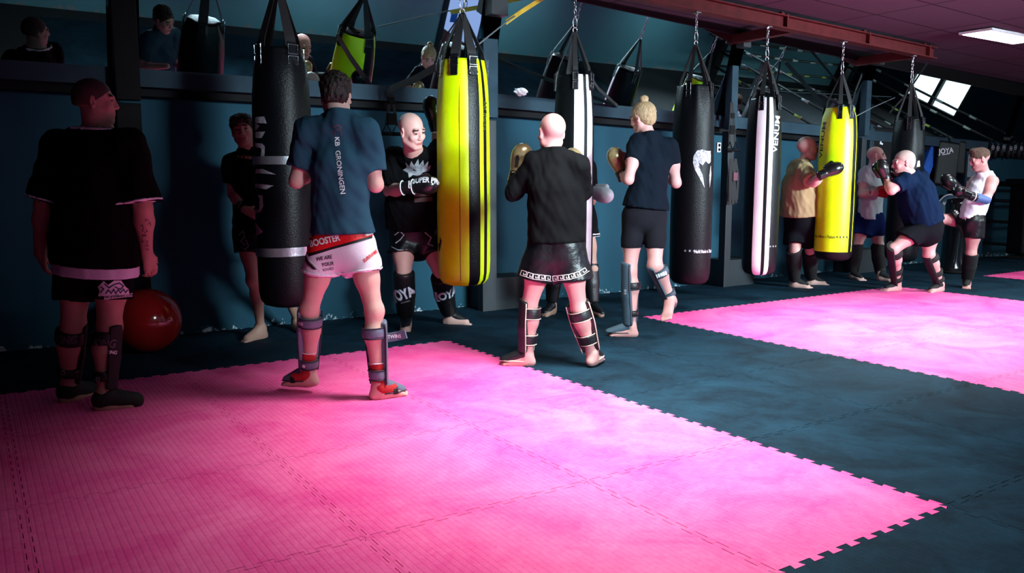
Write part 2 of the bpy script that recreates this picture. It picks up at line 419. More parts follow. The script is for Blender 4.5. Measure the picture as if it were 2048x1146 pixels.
pb = MIR.node_tree.nodes['Principled BSDF']; pb.inputs['Metallic'].default_value = 1; pb.inputs['Roughness'].default_value = .012; pb.inputs['Base Color'].default_value = (.62, .76, .8, 1)
ML = ['in the dark corner behind the heavy man', 'behind the taped bag and the large yellow bag', 'behind the first white striped bag', 'behind the black and white second striped bag', 'behind the blue shirted boxer and his bag', 'above the boxing ring corner']
for i, (x0, x1) in enumerate(zip(PX[:-1], PX[1:])):
    b = MB(); a0, a1 = x0+.11, x1-.11; v = []
    for x in (a0, a1):
        for z in (zl(x)+.0, zt(x)):
            v += [(x, ym(z), z), (x, ym(z)+.012, z+.003)]
    b.add(v, [(0, 1, 3, 2), (4, 6, 7, 5), (0, 4, 5, 1), (2, 3, 7, 6), (0, 2, 6, 4), (1, 5, 7, 3)])
    tag(b.build('wall_mirror', MIR), 'long tilted wall mirror '+ML[i], 'mirror', 'tilted mirrors along the upper wall')
# posts with plinths
PLB = ['in the dark behind the heavy man', 'just beyond the first neon yellow bag', 'between the plain black logo bag and the second striped bag', 'beyond the second neon yellow bag']
for i, x in enumerate(PX[1:5]):
    t = thing('support_post', 'dark square wall post '+PLB[i], 'post', (x, 2.12, -.02), 'posts between the mirror panels')
    b = MB(); w = (.085, .08, .052, .052)[i]
    b.box((x, 2.1, 2.2), (w, .05, .36)); b.build('post_head', STEEL_T if i in (1, 2, 3) else BLACKP, t, bevel=.006)
    b = MB(); b.box((x, 2.13, .9), (w, .05, .92)); b.build('post_shaft', mat('dark_post', (26, 32, 38), .6) if i else BLACKP, t, bevel=.006); b = MB(); b.box((x, 1.95, (2.74+zc(x))/2-.01), (w+.01, .06, (zc(x)-2.74)/2-.015)); b.build('post_cap', mat('dark_post', (26, 32, 38), .6) if i else BLACKP, t, bevel=.006)
    if i:
        b = MB(); b.box((x+.24, 2.26, .15), (.26, .17, .165)); b.build('plinth', mat('dark_plinth', (26, 34, 40), .6), t, bevel=.008)
# main bag rail and cross beams
RY = 1.1
def zb(x): return 2.905-.03*x
t = thing('bag_rail', 'dark red steel I-beam under the ceiling carrying the punching bags', 'beam', (1, RY, 2.8))
b = MB(); x0, x1 = -8.8, 6.75
for dz0, dz1, w in ((0, .012, .06), (.012, .12, .008), (.12, .132, .06)):
    b.hexa([(x0, RY-w, zb(x0)+dz0), (x0, RY-w, zb(x0)+dz1), (x0, RY+w, zb(x0)+dz0), (x0, RY+w, zb(x0)+dz1), (x1, RY-w, zb(x1)+dz0), (x1, RY-w, zb(x1)+dz1), (x1, RY+w, zb(x1)+dz0), (x1, RY+w, zb(x1)+dz1)])
b.build('rail', DARKRED, t)
for x in (-3, 0, 1.6, 4.0, 5.4, 6.6):
    b = MB(); b.box((x, RY+.03, zb(x)+.16), (.02, .02, .05)); b.box((x, RY, zb(x)+.08), (.012, .055, .065)); b.build('hanger_bracket', DARKRED, t)
for x, l in ((1.07, 'above the first neon yellow bag'), (4.3, 'above the second striped bag'), (6.62, 'at the far end of the bag rail')):
    b = MB(); b.box((x, 1.66, zb(x)+.065), (.05, .5, .05)); tag(b.build('cross_beam', DARKRED, bevel=.004), 'short dark red cross beam '+l, 'beam', 'cross beams to the wall')
# ceiling lamps
def lamp(x, y, sx, sy, label, st=14, first=False):
    z = zc(x); t = thing('ceiling_light', label, 'ceiling light', (x, y, z-.02), 'strip lights in the ceiling')
    b = MB(); b.box((x, y, z-.012), (sx/2+.03, sy/2+.03, .012)); b.build('frame', mat('white_metal', (200, 200, 205), .5), t)
    b = MB(); b.box((x, y, z-.026), (sx/2, sy/2, .004)); b.build('diffuser', emis('lamp_diffuser', (240, 243, 255), st), t)
lamp(6.78, .32, 1.1, .3, 'bright white strip light in the ceiling beyond the second neon yellow bag')

# ------------------------------------------------------------------ jigsaw mats
XL = {-5: -5.0, -4: -4.0, -3: -3.0, -2: -2.0, -1: -1.0, 0: 0.0, 1: 1.04, 2: 2.07, 3: 3.07, 4: 4.07, 5: 5.08, 6: 6.09, 7: 7.09, 8: 8.09, 9: 9.1, 10: 10.1, 11: 11.1}
YL = {3: 2.44, 1: 1.0, 0: 0.0, -1: -1.04, -2: -2.02, -3: -3.0, -4: -4.0, -5: -5.0, 2: 1.72}
def edge_pts(p0, p1, nrm, s):
    """dovetail edge from p0 to p1, shifted by s along nrm"""
    p0, p1, nrm = map(np.array, (p0, p1, nrm)); Ln = np.linalg.norm(p1-p0); t = (p1-p0)/Ln
    n = max(1, round(Ln/.1)); pt = [p0+nrm*s]; w = Ln/n
    for i in range(n):
        c = (i+.5)*w
        if i in (0, n-1) and n > 2 and False: continue
        for q, hgt in ((-.22*w, -.013), (-.30*w, .013), (.30*w, .013), (.22*w, -.013)):
            pt.append(p0+t*(c+q)+nrm*(hgt+s))
    pt.append(p1+nrm*s)
    return pt
def tile(i0, i1, j0, j1, m_, label, grp):
    x0, x1, y0, y1 = XL[i0], XL[i1], YL[j0], YL[j1]; g = .0016
    P = edge_pts((x0, y0), (x1, y0), (0, 1), g)[:-1]
    P += edge_pts((x1, y0), (x1, y1), (1, 0), -g)[:-1]
    P += edge_pts((x0, y1), (x1, y1), (0, 1), -g)[::-1][:-1]
    P += edge_pts((x0, y0), (x0, y1), (1, 0), g)[::-1][:-1]
    n = len(P); V = [(p[0], p[1], 0) for p in P]+[(p[0], p[1], -.02) for p in P]
    Fc = [tuple(range(n)), tuple(range(2*n-1, n-1, -1))]+[(i, i+n, (i+1) % n+n, (i+1) % n) for i in range(n)]
    tag(mkobj('floor_mat', V, Fc, m_), label, 'mat', grp)
ORD = ['first', 'second', 'third', 'fourth', 'fifth', 'sixth', 'seventh', 'eighth', 'ninth', 'tenth']
jr = [(0, 1), (-1, 0), (-2, -1), (-3, -2), (-4, -3), (-5, -4)]
def rows(ks, cs, m_, skip, lab, grp):
    for k in ks:
        for c, i in enumerate(cs):
            if not skip(k, c): tile(i, i+1, *jr[k], m_, lab(k, c), grp)
no = lambda k, c: False
rows(range(4), (-1, -2, -3, -4, -5), PINK, lambda k, c: k == 3 and c > 3, lambda k, c: f'near pink mat, {ORD[k]} row from the bags, {ORD[c]} from the black strip', 'near pink mats')
rows(range(4), (2, 3, 4, 5), PINK, no, lambda k, c: f'far pink mat, {ORD[k]} row from the bags, {ORD[c]} from the near black strip', 'far pink mats')
rows(range(6), (0, 1), BLACKF, no, lambda k, c: f'black mat between the pink fields, {ORD[k]} row from the bags, {["near", "far"][c]} side', 'black mats between the pink fields')
rows((4, 5), (2, 3, 4, 5), BLACKF, no, lambda k, c: f'black mat before the far pink field, {ORD[k-4]} row out, {ORD[c]} across', 'black mats before the far pink field')
rows((4, 5), (-1, -2), BLACKF, no, lambda k, c: f'black mat before the near pink field, {ORD[k-4]} row out, {ORD[c]} across', 'black mats before the near pink field')
rows(range(6), (6, 7), BLACKF, no, lambda k, c: f'black mat beyond the far pink field, {ORD[k]} row from the bags, {["near", "far"][c]} side', 'black mats beyond the far pink field')
rows(range(3), (8, 9), PINK, no, lambda k, c: f'distant pink mat by the boxing ring, {ORD[k]} row, {["near", "far"][c]} side', 'distant pink mats')
for i in range(-5, 11):
    for j0, j1, w in ((1, 2, 'under the bags'), (2, 3, 'against the wall')):
        n = ORD[4-i]+' towards the dark corner from the bald man' if i < 0 else (ORD[i]+' towards the ring from the bald man' if i < 10 else 'right at the ring')
        if i < 0: n = ORD[-1-i]+' towards the dark corner from the bald man'
        tile(i, i+1, j0, j1, BLACKF, f'black mat {w}, {n}', 'black mats along the wall')

# ------------------------------------------------------------------ punching bags
def bag(px, yt, yb, R, label, stripes=None, mats=None, apex=None, chainY=None, top_r=.8, seams=(), bottom_black=False, nstr=4, sw=.045, tabs=(0, 90, 180, 270), lean=0, folds=.012, aoff=0):
    """px: where its axis shows at mid height, yt/yb where top and bottom show; stripes: list of (angle0, angle1, material index); angles measured from the
    side facing the viewpoint, positive to the right"""
    ym_ = (yt+yb)/2; c = atY(px, ym_, RY); x = c[0]
    hd = np.array([x-CP[0], RY-CP[1]]); dist = np.linalg.norm(hd)
    sx = px+(1024-px)*(yt-ym_)/13370*-1*-1
    zt_ = atY(px+(px-1024)*(ym_-yt)/13370, yt, RY)[2]; zb_ = atY(px-(px-1024)*(yb-ym_)/13370, yb, RY-.0)[2]
    view = atan2(CP[1]-RY, CP[0]-x)
    t = thing('punching_bag', label, 'punching bag', (x, RY, zb_), 'hanging punching bags')
    n = 96; H = zt_-zb_
    prof = [(.02, 0), (R*.55, .004), (R*.8, .02), (R*.93, .055), (R*.985, .11), (R, .2), (R*1.01, H*.35), (R*1.0, H*.55), (R*.985, H-.42), (R*.965, H-.3), (R*.93, H-.2), (R*.875, H-.1), (R*(top_r), H-.02), (R*(top_r-.02), H), (R*.5, H+.004), (.02, H+.005)]
    V = []; ms = []; Fc = []
    for (r, z) in prof:
        for j in range(n):
            a = 2*pi*j/n; up = max(0, (z-(H-.5))/.5) if z < H+.1 else 0
            rr = r*(1+folds*4*up*up*(abs(sin(a*4+1))**3-.35)) + .0012*sin(z*9+a*3)*(r > .1)
            V.append((x+rr*cos(a)+lean*(z-H/2), RY+rr*sin(a), zb_+z))
    def mat_at(i, a):
        rel = (math.degrees(a-view)+180) % 360-180
        z = prof[i][1]
        if bottom_black and z < .09: return 0
        if z > H-.001: return 0
        for s in stripes or ():
            if s[0] <= rel < s[1]: return s[2]
        return 0
    for i in range(len(prof)-1):
        for j in range(n):
            Fc.append((i*n+j, i*n+(j+1) % n, i*n+n+(j+1) % n, i*n+n+j)); ms.append(mat_at(i, (j+.5)/n*2*pi))
    Fc.append(tuple(range(n))[::-1]); ms.append(0)
    body = mkobj('bag_body', np.array(V), Fc, mats or [VINYL], t, True, ms)
    # finer stripe borders need exact edges: done with 96 columns
    for s in seams:
        a = view+radians(s); b = MB(); pts = [(x+(r+.001)*cos(a), RY+(r+.001)*sin(a), zb_+z) for r, z in prof[3:13]]
        b.tube(pts, .0025, 6); b.build('seam', BLACKPR, body, True)
    # webbing straps to the hook
    ax = apex if apex else (px, yt-90); A = atY(ax[0], ax[1], RY); A = np.array([x+lean*H/2, RY, A[2]])
    top = np.array([x+lean*H/2, RY, zt_])
    for k in range(nstr):
        a = view+radians(tabs[k % len(tabs)]+aoff); er = np.array([cos(a), sin(a), 0]); ta = np.array([-sin(a), cos(a), 0])
        b = MB(); b.ribbon([top+er*(R*top_r+.004), top+er*(R*top_r*.96)+EZ*.06, A+er*.014], [sw, sw, sw*.6], .004, ta); st = b.build('strap', WEB, t)
        b = MB(); q = [top+er*(R*top_r+.012)+EZ*.03, top+er*(R*(top_r+.06)+.012)-EZ*.05, top+er*(R*(top_r+.1)+.01)-EZ*.13]
        b.ribbon(q, [min(sw*1.1, .055)]*3, .008, ta); tb = b.build('strap_tab', VINYL, t)
        for zz, hh in ((-.02, .03), (-.09, .025)):
            b = MB()
            c0 = top+er*(R*(top_r+.05)+.02)+EZ*zz
            b.tube([c0-ta*sw*.45-EZ*hh, c0-ta*sw*.45+EZ*hh, c0+ta*sw*.45+EZ*hh, c0+ta*sw*.45-EZ*hh], .0032, 6, close=True)
            b.build('buckle', CHROME, tb)
    # ring, carabiner and chain up to the rail
    zr = zb(x)-.002; b = MB(); z = A[2]
    b.tube([A+np.array([.022*cos(q), 0, .022*sin(q)+.02]) for q in np.linspace(0, 2*pi, 13)[:-1]], .004, 6, close=True)
    z = A[2]+.035; k = 0
    while z < zr-.02:
        h = min(.05, (zr-z)*.9) if k else .09
        w = .011 if k else .022
        d = np.array([1., 0, 0]) if k % 2 == 0 else np.array([0, 1., 0])
        pts = [np.array([A[0], A[1], z+h/2])+d*w*cos(q)+EZ*(h/2)*sin(q) for q in np.linspace(0, 2*pi, 13)[:-1]]
        b.tube(pts, .0036 if k else .0045, 6, close=True); z += h*.82; k += 1
        if h < .02: break
    b.build('chain', CHROME, t, True)
    b = MB(); b.tube([(A[0]+.0, RY, zr-.03), (A[0], RY, zr)], .007, 8); b.box((A[0], RY, zr-.004), (.03, .03, .004)); b.build('eye_bolt', CHROME, t)
    t['_r'] = R
    return t, body
BK, WH, YE = 0, 1, 1
bag1, bb1 = bag(568, 98, 612, .2, 'big black punching bag with two silver tape bands and cracked silver lettering', apex=(568, -25), sw=.08, top_r=.72, nstr=4, aoff=30, tabs=(0, 95, 185, 275))
bag2, bb2 = bag(927, 122, 570, .21, 'large neon yellow punching bag with black stripes, nearer of the two yellow ones', stripes=[(-158, 12, 1), (38, 48, 1), (60, 88, 1), (105, 158, 1)], mats=[VINYL, VINYLY, VINYL], apex=(922, 28), seams=(-8,), top_r=.8, sw=.075, tabs=(-20, 25, 110, 200, 290), nstr=5)
bag3, bb3 = bag(1147, 152, 560, .172, 'black punching bag with wide white stripes between the bald man and his hidden partner', stripes=[(-1, 31, 1), (43, 66, 1)], mats=[VINYL, VINYLW], apex=(1157, 66), tabs=(3, 60, 130, 200, 285), nstr=5, sw=.045, top_r=.84)
bag4, bb4 = bag(1384, 172, 568, .197, 'plain black punching bag with a white cracked snake head logo, behind the woman', apex=(1372, 88), tabs=(-18, 60, 140, 240), top_r=.78, folds=.03)
bag5, bb5 = bag(1524, 197, 549, .177, 'black punching bag with white stripes and white vertical lettering beside the tan shirted man', stripes=[(-25, 6, 1), (16, 33, 1)], mats=[VINYL, VINYLW], apex=(1533, 122), tabs=(-12, 55, 150, 240), top_r=.8)
bag6, bb6 = bag(1673, 216, 521, .206, 'neon yellow punching bag touched by the black glove of the tan shirted man', stripes=[(-95, 47, 1), (63, 67, 1)], mats=[VINYL, VINYLY], apex=(1687, 150), tabs=(0, 40, 130, 250), bottom_black=True, top_r=.74)
bag7, bb7 = bag(1810, 240, 523, .19, 'black punching bag being hit by the boxer in the dark blue shirt', apex=(1817, 166), tabs=(0, 60, 150, 240), top_r=.8)
def strokes(x0, y0, x1, y1, n, h):
    """a small worn print too fine to read: short uneven bars"""
    a, e = np.array([x0, y0], float), np.array([x1, y1], float); t = (e-a)/n; u = unit(np.array([-t[1], t[0]]))*h/2; r_ = random.Random(int(x0)); o = []
    for k in range(n):
        p = a+t*k; q = p+t*r_.uniform(.55, .8); v = u*r_.uniform(.7, 1); o.append([tuple(p-v), tuple(q-v), tuple(q+v), tuple(p+v)])
    return o
# tape, lettering and logos of the bags
def ring_band(px, yy, R, h, m_, parent, a0=0, a1=2*pi, tilt=0, name='tape_band'):
    c = atY(px, yy, RY); n = 60; V = []; Fc = []
    for i in range(n+1):
        a = a0+(a1-a0)*i/n
        for z in (-h/2, h/2): V.append((parent.location.x+R*cos(a), RY+R*sin(a), c[2]+z+tilt*cos(a)))
    for i in range(n): Fc.append((2*i, 2*i+2, 2*i+3, 2*i+1))
    return mkobj(name, V, Fc, m_, parent, True)
ring_band(568, 322, .2065, .055, SILVERT, bag1); ring_band(568, 500, .2075, .06, SILVERT, bag1, tilt=.006)
LET = {'M': [[(511, 234), (529, 233), (534, 247), (511, 246)], [(511, 246), (520, 252), (511, 262)], [(511, 264), (531, 263), (524, 276), (511, 276)]],
       'U': [[(511, 286), (525, 287), (530, 293), (530, 303), (524, 303), (522, 296), (511, 294)], [(523, 303), (530, 303), (529, 313), (522, 312)]],
       'N': [[(512, 338), (526, 338), (552, 349), (512, 346)], [(511, 367), (548, 371), (532, 379), (518, 376), (511, 375)]],
       'E': [[(516, 390), (526, 391), (527, 412), (522, 424), (511, 427), (511, 421), (519, 418), (520, 398)]],
       'V': [[(511, 443), (526, 464), (512, 473), (514, 462)]]}
print_polys([p for v in LET.values() for p in v], GREYP, bag1, [bb1], 'lettering')
print_text('VENUM', 970, 233, 6.4, 10, 84, mat('dark_olive_print', (60, 70, 10), .6), bag2, [bb2], bold=.02, wide=1.25, step=.01)
print_polys([[(873, 480), (880, 474), (884, 482), (882, 492), (879, 505), (877, 488), (872, 484)]], BLACKPR, bag2, [bb2], 'logo')
print_text('VENUM', 1181, 243, 7, 8, 86, WHITE, bag3, [bb3], bold=.02, wide=1.5)
print_polys([[(1387, 313), (1394, 301), (1404, 299), (1414, 302), (1421, 302), (1421, 324), (1417, 328), (1411, 322), (1405, 331), (1398, 325), (1399, 336), (1405, 350), (1409, 376), (1399, 356), (1390, 340), (1386, 325)], [(1421, 330), (1422, 350), (1419, 376), (1418, 352)]], mat('cracked_white_print', (225, 232, 238), .6, scale=60, rgb2=(120, 130, 138)), bag4, [bb4], 'logo')
print_text('★ ★ ★ ★', 1384, 502, 7.8, 5, 0, GREYP, bag4, [bb4], name='lettering')
print_text('Hand Made in Thailand', 1412, 503, 7.8, 6.5, 0, WHITE, bag4, [bb4], bold=.012, wide=.62)
print_text('VENUM', 1553, 268, 8.3, 11, 85, WHITE, bag5, [bb5], bold=.02, wide=1.35)
print_text('★ ★ ★', 1546, 493, 8.3, 4, 0, GREYP, bag5, [bb5])
print_text('VENUM', 1645, 280, 9, 9, 86, mat('dark_grey_print', (40, 46, 20), .6), bag6, [bb6], bold=.02, wide=1.6)
print_text('★ Hand Made in Thailand ★ ★ ★ ★', 1657, 474, 9, 5.5, -1, BLACKPR, bag6, [bb6], bold=.01, wide=.55)
print_polys([[(1835, 322), (1839, 321), (1840, 333), (1833, 334)]], WHITE, bag7, [bb7], 'logo')

# ------------------------------------------------------------------ things on and along the wall
def at_ledge(x, y): return atY(x, y, 2.24)
p = atY(1038, 178, 2.22); rnd = random.Random(3)
bm = bmesh.new(); bmesh.ops.create_icosphere(bm, subdivisions=3, radius=1)
for v in bm.verts:
    n = 1+.35*sin(v.co.x*5+v.co.z*4)*sin(v.co.y*6+1); v.co = Vector((v.co.x*.065*n+p[0], v.co.y*.035*n+2.19, v.co.z*.035*n+zl(p[0])+.034))
bm.verts.index_update(); V = [tuple(v.co) for v in bm.verts]; Fc = [tuple(q.index for q in f.verts) for f in bm.faces]; bm.free()
tag(mkobj('crumpled_cloth', V, Fc, VINYLW), 'small crumpled white cloth lying on the ledge beside the first striped bag', 'cloth')
# socket on the dark post
p = atY(1436, 295, 2.09); t = thing('wall_socket', 'white double wall socket on the dark post right of the logo bag', 'socket', (p[0], 2.08, p[2]-.06))
b = MB(); b.box((p[0], 2.083, p[2]), (.03, .012, .055)); b.build('cover_plate', mat('white_plastic', (205, 212, 214), .4), t, bevel=.004)
for z in (-.025, .025):
    b = MB(); b.lathe([(.019, 0), (.019, .004), (.014, .005), (.013, .001)], (0, 0, 0), 16); b.v = [(p[0]+v[0], 2.07-v[2]+.002, p[2]+z+v[1]) for v in b.v]; b.build('outlet', mat('dark_outlet', (60, 66, 70), .5), t)
# red gym ball in the dark corner
p = atY(296, 652, 1.82); r = .235
b = MB(); b.lathe([(r*cos(q)+1e-4, r*sin(q)*1.0) for q in np.linspace(-pi/2, pi/2, 40)], (p[0], 1.82, r), 56, cap=False)
o = b.build('exercise_ball', mat('red_rubber', (150, 26, 24), .12, var=.05, spec=.7), None, True); tag(o, 'large shiny dark red exercise ball on the floor in the dark corner', 'exercise ball')
# suspension trainers hanging at the wall
def trainer(px, py0, py1, Y, label, mh):
    A = atY(px, py0, Y); B = atY(px, py1, Y); t = thing('suspension_trainer', label, 'exercise straps', tuple(B), 'suspension trainers on the wall')
    for s in (-1, 1):
        b = MB(); b.ribbon([A+np.array([s*.01, 0, 0]), (A+B)/2+np.array([s*.035, 0, 0]), B+np.array([s*.05, 0, .08])], .03, .004, (1, 0, 0)); b.build('strap', WEB, t)
        b = MB(); q = B+np.array([s*.05, -.01, .0]); b.tube([q+np.array([-.05, 0, 0]), q+np.array([.05, 0, 0])], .017, 10); b.tube([q+np.array([-.05, 0, 0]), q+EZ*.09, q+np.array([.05, 0, 0])], .006, 6); b.build('handle', mh, t, True)
    b = MB(); b.box((A+B)/2-EZ*.04, (.04, .012, .05)); b.box((A+B)/2+EZ*.12, (.03, .01, .03)); b.build('buckle', BLACKP, t)
trainer(783, 190, 268, 2.2, 'black strap trainer with handles hanging under the ledge beside the stocky man', BLACKP)
trainer(1464, 205, 300, 2.0, 'black strap trainer hanging on the dark post beside the white socket', BLACKP)
p = atY(1466, 353, 1.96); t = thing('strap_bundle', 'dark strap bundle with a pinkish tag hanging on the dark post', 'straps', (p[0], 1.96, p[2]-.3))
b = MB(); rr = random.Random(4)
for k in range(7):
    x = p[0]+rr.uniform(-.05, .05); b.ribbon([(x, 1.96, p[2]+.2), (x+rr.uniform(-.05, .05), 1.94, p[2]), (x+rr.uniform(-.03, .05), 1.95, p[2]-.25-rr.random()*.08)], .035, .006, (1, 0, .2))
b.build('strap', WEB, t)
b = MB(); b.box((p[0], 1.925, p[2]), (.035, .004, .045)); b.build('tag', mat('dusty_pink_label', (96, 50, 66), .6), t)
# tension bands
def band(pts, w, label, m_, name='tension_strap'):
    pts = [atY(x, y, Y) for x, y, Y in pts]; b = MB(); b.ribbon(pts, w, .006, (0, 0, 1)); tag(b.build(name, m_), label, 'strap', 'tension straps')
band([(770, 190, 2.1), (786, 176, 1.9), (830, 158, 1.5), (872, 134, 1.15)], .06, 'thick black tension strap from the ledge to the first neon yellow bag', WEB)
band([(1181, 155, 1.15), (1197, 178, 1.5), (1235, 212, 2.18)], .035, 'thin black tension strap from the first striped bag to the ledge', WEB)
band([(943, 100, 1.2), (1010, 46, 1.5), (1030, 32, 1.6)], .012, 'thin dark cord from the large yellow bag to the yellow strap', mat('grey_cord', (90, 96, 100), .7))
band([(1012, 45, 1.55), (1040, 25, 1.7), (1092, -8, 1.9)], .04, 'yellow strap with black marks running up past the post', mat('yellow_webbing', (190, 160, 50), .6))
band([(1713, 232, 1.1), (1745, 215, 1.6), (1790, 195, 2.1)], .01, 'thin pale cord from the second yellow bag to the wall', mat('grey_cord', (90, 96, 100), .7))
band([(1780, 225, 2.1), (1812, 190, 1.6), (1853, 128, 1.15)], .03, 'dark strap from the end of the rail down to the wall', WEB)
band([(1700, 225, 2.0), (1712, 180, 1.7), (1724, 150, 1.5)], .05, 'black strap at the wall post beyond the second yellow bag', WEB)

# ------------------------------------------------------------------ pads, gear and ring at the far end
def slab(c, rt, up, w, h, t, name, m_, parent=None, bev=.03):
    rt, up = unit(rt), unit(up); n = np.cross(rt, up); b = MB(); b.box(c, (w/2, h/2, t/2), (rt, up, n)); o = b.build(name, m_, parent, False); bv = o.modifiers.new('b', 'BEVEL'); bv.width = bev; bv.segments = 3; bv.limit_method = 'ANGLE'; return o
X3 = np.array([1., 0, 0])
PADM = mat('black_pad_leather', (13, 16, 19), .45, bump=.2, spec=.2)
BLUEM = mat('blue_canvas', (22, 92, 190), .6, var=.2, bump=.4, bscale=20)
p = atY(1762, 300, 2.28); t = thing('belly_pad', 'black padded shield with white tick mark behind the grey shirted man', 'pad', tuple(p-EZ*.3))
o1 = slab(p, X3, EZ, .62, .62, .14, 'pad', PADM, t); b = MB()
for s in (-1, 1): b = MB(); b.box(p+X3*.33*s-np.array([0, .03, 0]), (.03, .03, .42)); b.build('side_rail', STEEL_T, t)
print_polys([[(1765, 276), (1762, 285), (1766, 287), (1765, 290), (1759, 288), (1761, 279)]], WHITE, t, [o1], 'logo')
p = atY(1860, 313, 2.3); t = thing('blue_mat', 'folded bright blue canvas mat leaning against the wall behind the boxer in dark blue', 'mat', tuple(p-EZ*.4))
upv = unit(atY(1872, 262, 2.25)-atY(1840, 345, 2.15)); o1 = slab(p, unit(np.cross(upv, [0, -1, 0])), upv, .22, .62, .08, 'canvas', BLUEM, t, .02)
b = MB(); b.ribbon([p+upv*.3, p+upv*.3+EZ*.12+X3*.05], .03, .004, X3); b.build('hanger', WEB, t)
p = atY(1888, 328, 2.2); t = thing('thai_pad', 'tall black hanging shield with small white maker lettering beside the blue mat', 'pad', tuple(p-EZ*.4), 'hanging pads by the far wall')
upv = unit(EZ+X3*.12); rt = unit(X3-EZ*.12-np.array([0, .35, 0])); o1 = slab(p, rt, upv, .40, .66, .15, 'pad', PADM, t, .035)
print_text('JOYA', 1892, 302, 11, 9, 6, WHITE, t, [o1], bold=.02); print_polys([[(1884, 309), (1900, 306), (1900, 307.5), (1884, 310.5)]], WHITE, t, [o1], 'underline')
b = MB(); b.tube([p+upv*.33+rt*.08, p+upv*.42, p+upv*.33-rt*.08], .01, 8); b.build('hanger', WEB, t)
p = atY(1914, 315, 2.25); t = thing('thai_pad', 'short black kick pad with white angular marks next to the lettered shield', 'pad', tuple(p-EZ*.4), 'hanging pads by the far wall')
o1 = slab(p, rt, EZ, .22, .5, .13, 'pad', PADM, t)
print_polys([[(1894, 337), (1899, 337), (1899, 341), (1897, 348), (1896, 346), (1896, 341), (1893, 340)], [(1901, 330), (1903, 329), (1904, 338), (1902, 340)]], WHITE, t, [o1], 'marks')
p = atY(1928, 345, 2.3); t = thing('equipment_locker', 'narrow grey steel locker against the wall behind the white tank top man', 'locker', (p[0], 2.3, .75))
b = MB(); b.box((p[0], 2.3, p[2]-.1), (.14, .1, .42)); b.build('cabinet', STEEL_T, t, bevel=.008)
for k in range(2): b = MB(); b.box((p[0], 2.19, p[2]+.1-.4*k), (.12, .006, .17)); b.build('door', mat('grey_locker_door', (110, 128, 138), .4), t, bevel=.004)
# round shield
c = atY(1892, 417, 2.36); t = thing('round_shield', 'oval blue grey strike shield with a white rim hanging behind the kicking man', 'pad', tuple(c-EZ*.3))
nrm = unit(np.array([-.55, -.8, .15])); u0 = unit(np.cross(nrm, EZ)); v0 = np.cross(u0, nrm); ax = unit(v0*.9-u0*.45); bx = np.cross(nrm, ax)
def disc(c, rx, ry, th, name, m_, parent):
    b = MB(); V = []; prof = [(0, th), (.7, th), (.92, th*.8), (1, th*.3), (1, -th*.3), (.9, -th), (0, -th)]
    for r_, z in prof:
        for j in range(36): q = 2*pi*j/36; V.append(c+ax*ry*max(r_, .001)*cos(q)+bx*rx*max(r_, .001)*sin(q)+nrm*z)
    f = [(i*36+j, i*36+(j+1) % 36, i*36+36+(j+1) % 36, i*36+36+j) for i in range(len(prof)-1) for j in range(36)]
    return mkobj(name, np.array(V), f, m_, parent, True)
o1 = disc(c, .165, .23, .05, 'pad', mat('slate_pad', (58, 96, 116), .4), t)
b = MB(); b.tube([c+ax*.225*cos(q)+bx*.16*sin(q)+nrm*.035 for q in np.linspace(0, 2*pi, 41)[:-1]], .012, 8, close=True); b.build('rim', VINYLW, t, True)
print_polys(strokes(1886, 406, 1902, 411, 6, 6), WHITE, t, [o1], 'small_print')
# dark glossy standing bag
c = atZ(1903, 545, 0); t = thing('standing_bag', 'tall glossy black floor standing bag behind the kicking man', 'punching bag', tuple(c))
Hh = 1.02; b = MB(); n = 40; V = []
prof = [(.17, 0), (.185, .02), (.175, .08), (.15, .2), (.155, .5), (.16, .8), (.165, Hh-.1), (.15, Hh-.02), (.02, Hh)]
for r_, z in prof:
    for j in range(n): a = 2*pi*j/n; rr = r_*(1+.05*sin(a*5+z*9)*sin(z*14+a)); V.append((c[0]+rr*cos(a)+.08*z, c[1]+rr*sin(a), z+.0))
f = [(i*n+j, i*n+(j+1) % n, i*n+n+(j+1) % n, i*n+n+j) for i in range(len(prof)-1) for j in range(n)]
mkobj('bag_body', np.array(V), f, mat('glossy_black_wrap', (16, 18, 20), .12, spec=.8), t, True)
b = MB(); b.lathe([(.001, 0), (.2, 0), (.2, .03), (.16, .05), (.001, .05)], (c[0], c[1], 0), 32); b.build('foot', BLACKP, t, True)
# row of gloves with round badges on a rail
A = atY(1962, 292, 2.28); B = atY(2047, 298, 2.28)
t = thing('glove_rail', 'dark wooden rail along the far wall with pads hung on it', 'rail', tuple(A-EZ*.1)); b = MB(); b.ribbon([A+EZ*.14-X3*.3, B+EZ*.14+X3*.8], .05, .05, EZ); b.build('board', mat('dark_plank', (44, 40, 42), .6), t)
wh = ['nearest to the locker', 'second from the locker', 'third from the locker', 'fourth from the locker', 'fifth from the locker', 'sixth from the locker', 'seventh from the locker', 'eighth from the locker']
for k, x in enumerate((1979, 1989, 2001, 2015, 2024, 2036, 2046)):
    c = atY(x, 295+(k % 2)*2, 2.2); t = thing('focus_mitt', 'black focus mitt with round pale badge on the far rail, '+wh[k], 'focus mitt', tuple(c-EZ*.12), 'focus mitts on the far rail')
    bm = bmesh.new(); bmesh.ops.create_uvsphere(bm, u_segments=16, v_segments=10, radius=1); V = [(c[0]+v.co.x*.05, c[1]+v.co.y*.05, c[2]+v.co.z*.13-.04) for v in bm.verts]; Fc = [tuple(q.index for q in f.verts) for f in bm.faces]; bm.free()
    mkobj('pad', V, Fc, PADM, t, True)
    b = MB(); b.tube([c+np.array([.035*cos(q), -.052, .035*sin(q)]) for q in np.linspace(0, 2*pi, 17)[:-1]], .006, 6, close=True); b.box(c+np.array([0, -.05, 0]), (.012, .006, .012)); b.build('badge', GREYP, t, True)
b = MB(); A = atY(1940, 318, 2.3)
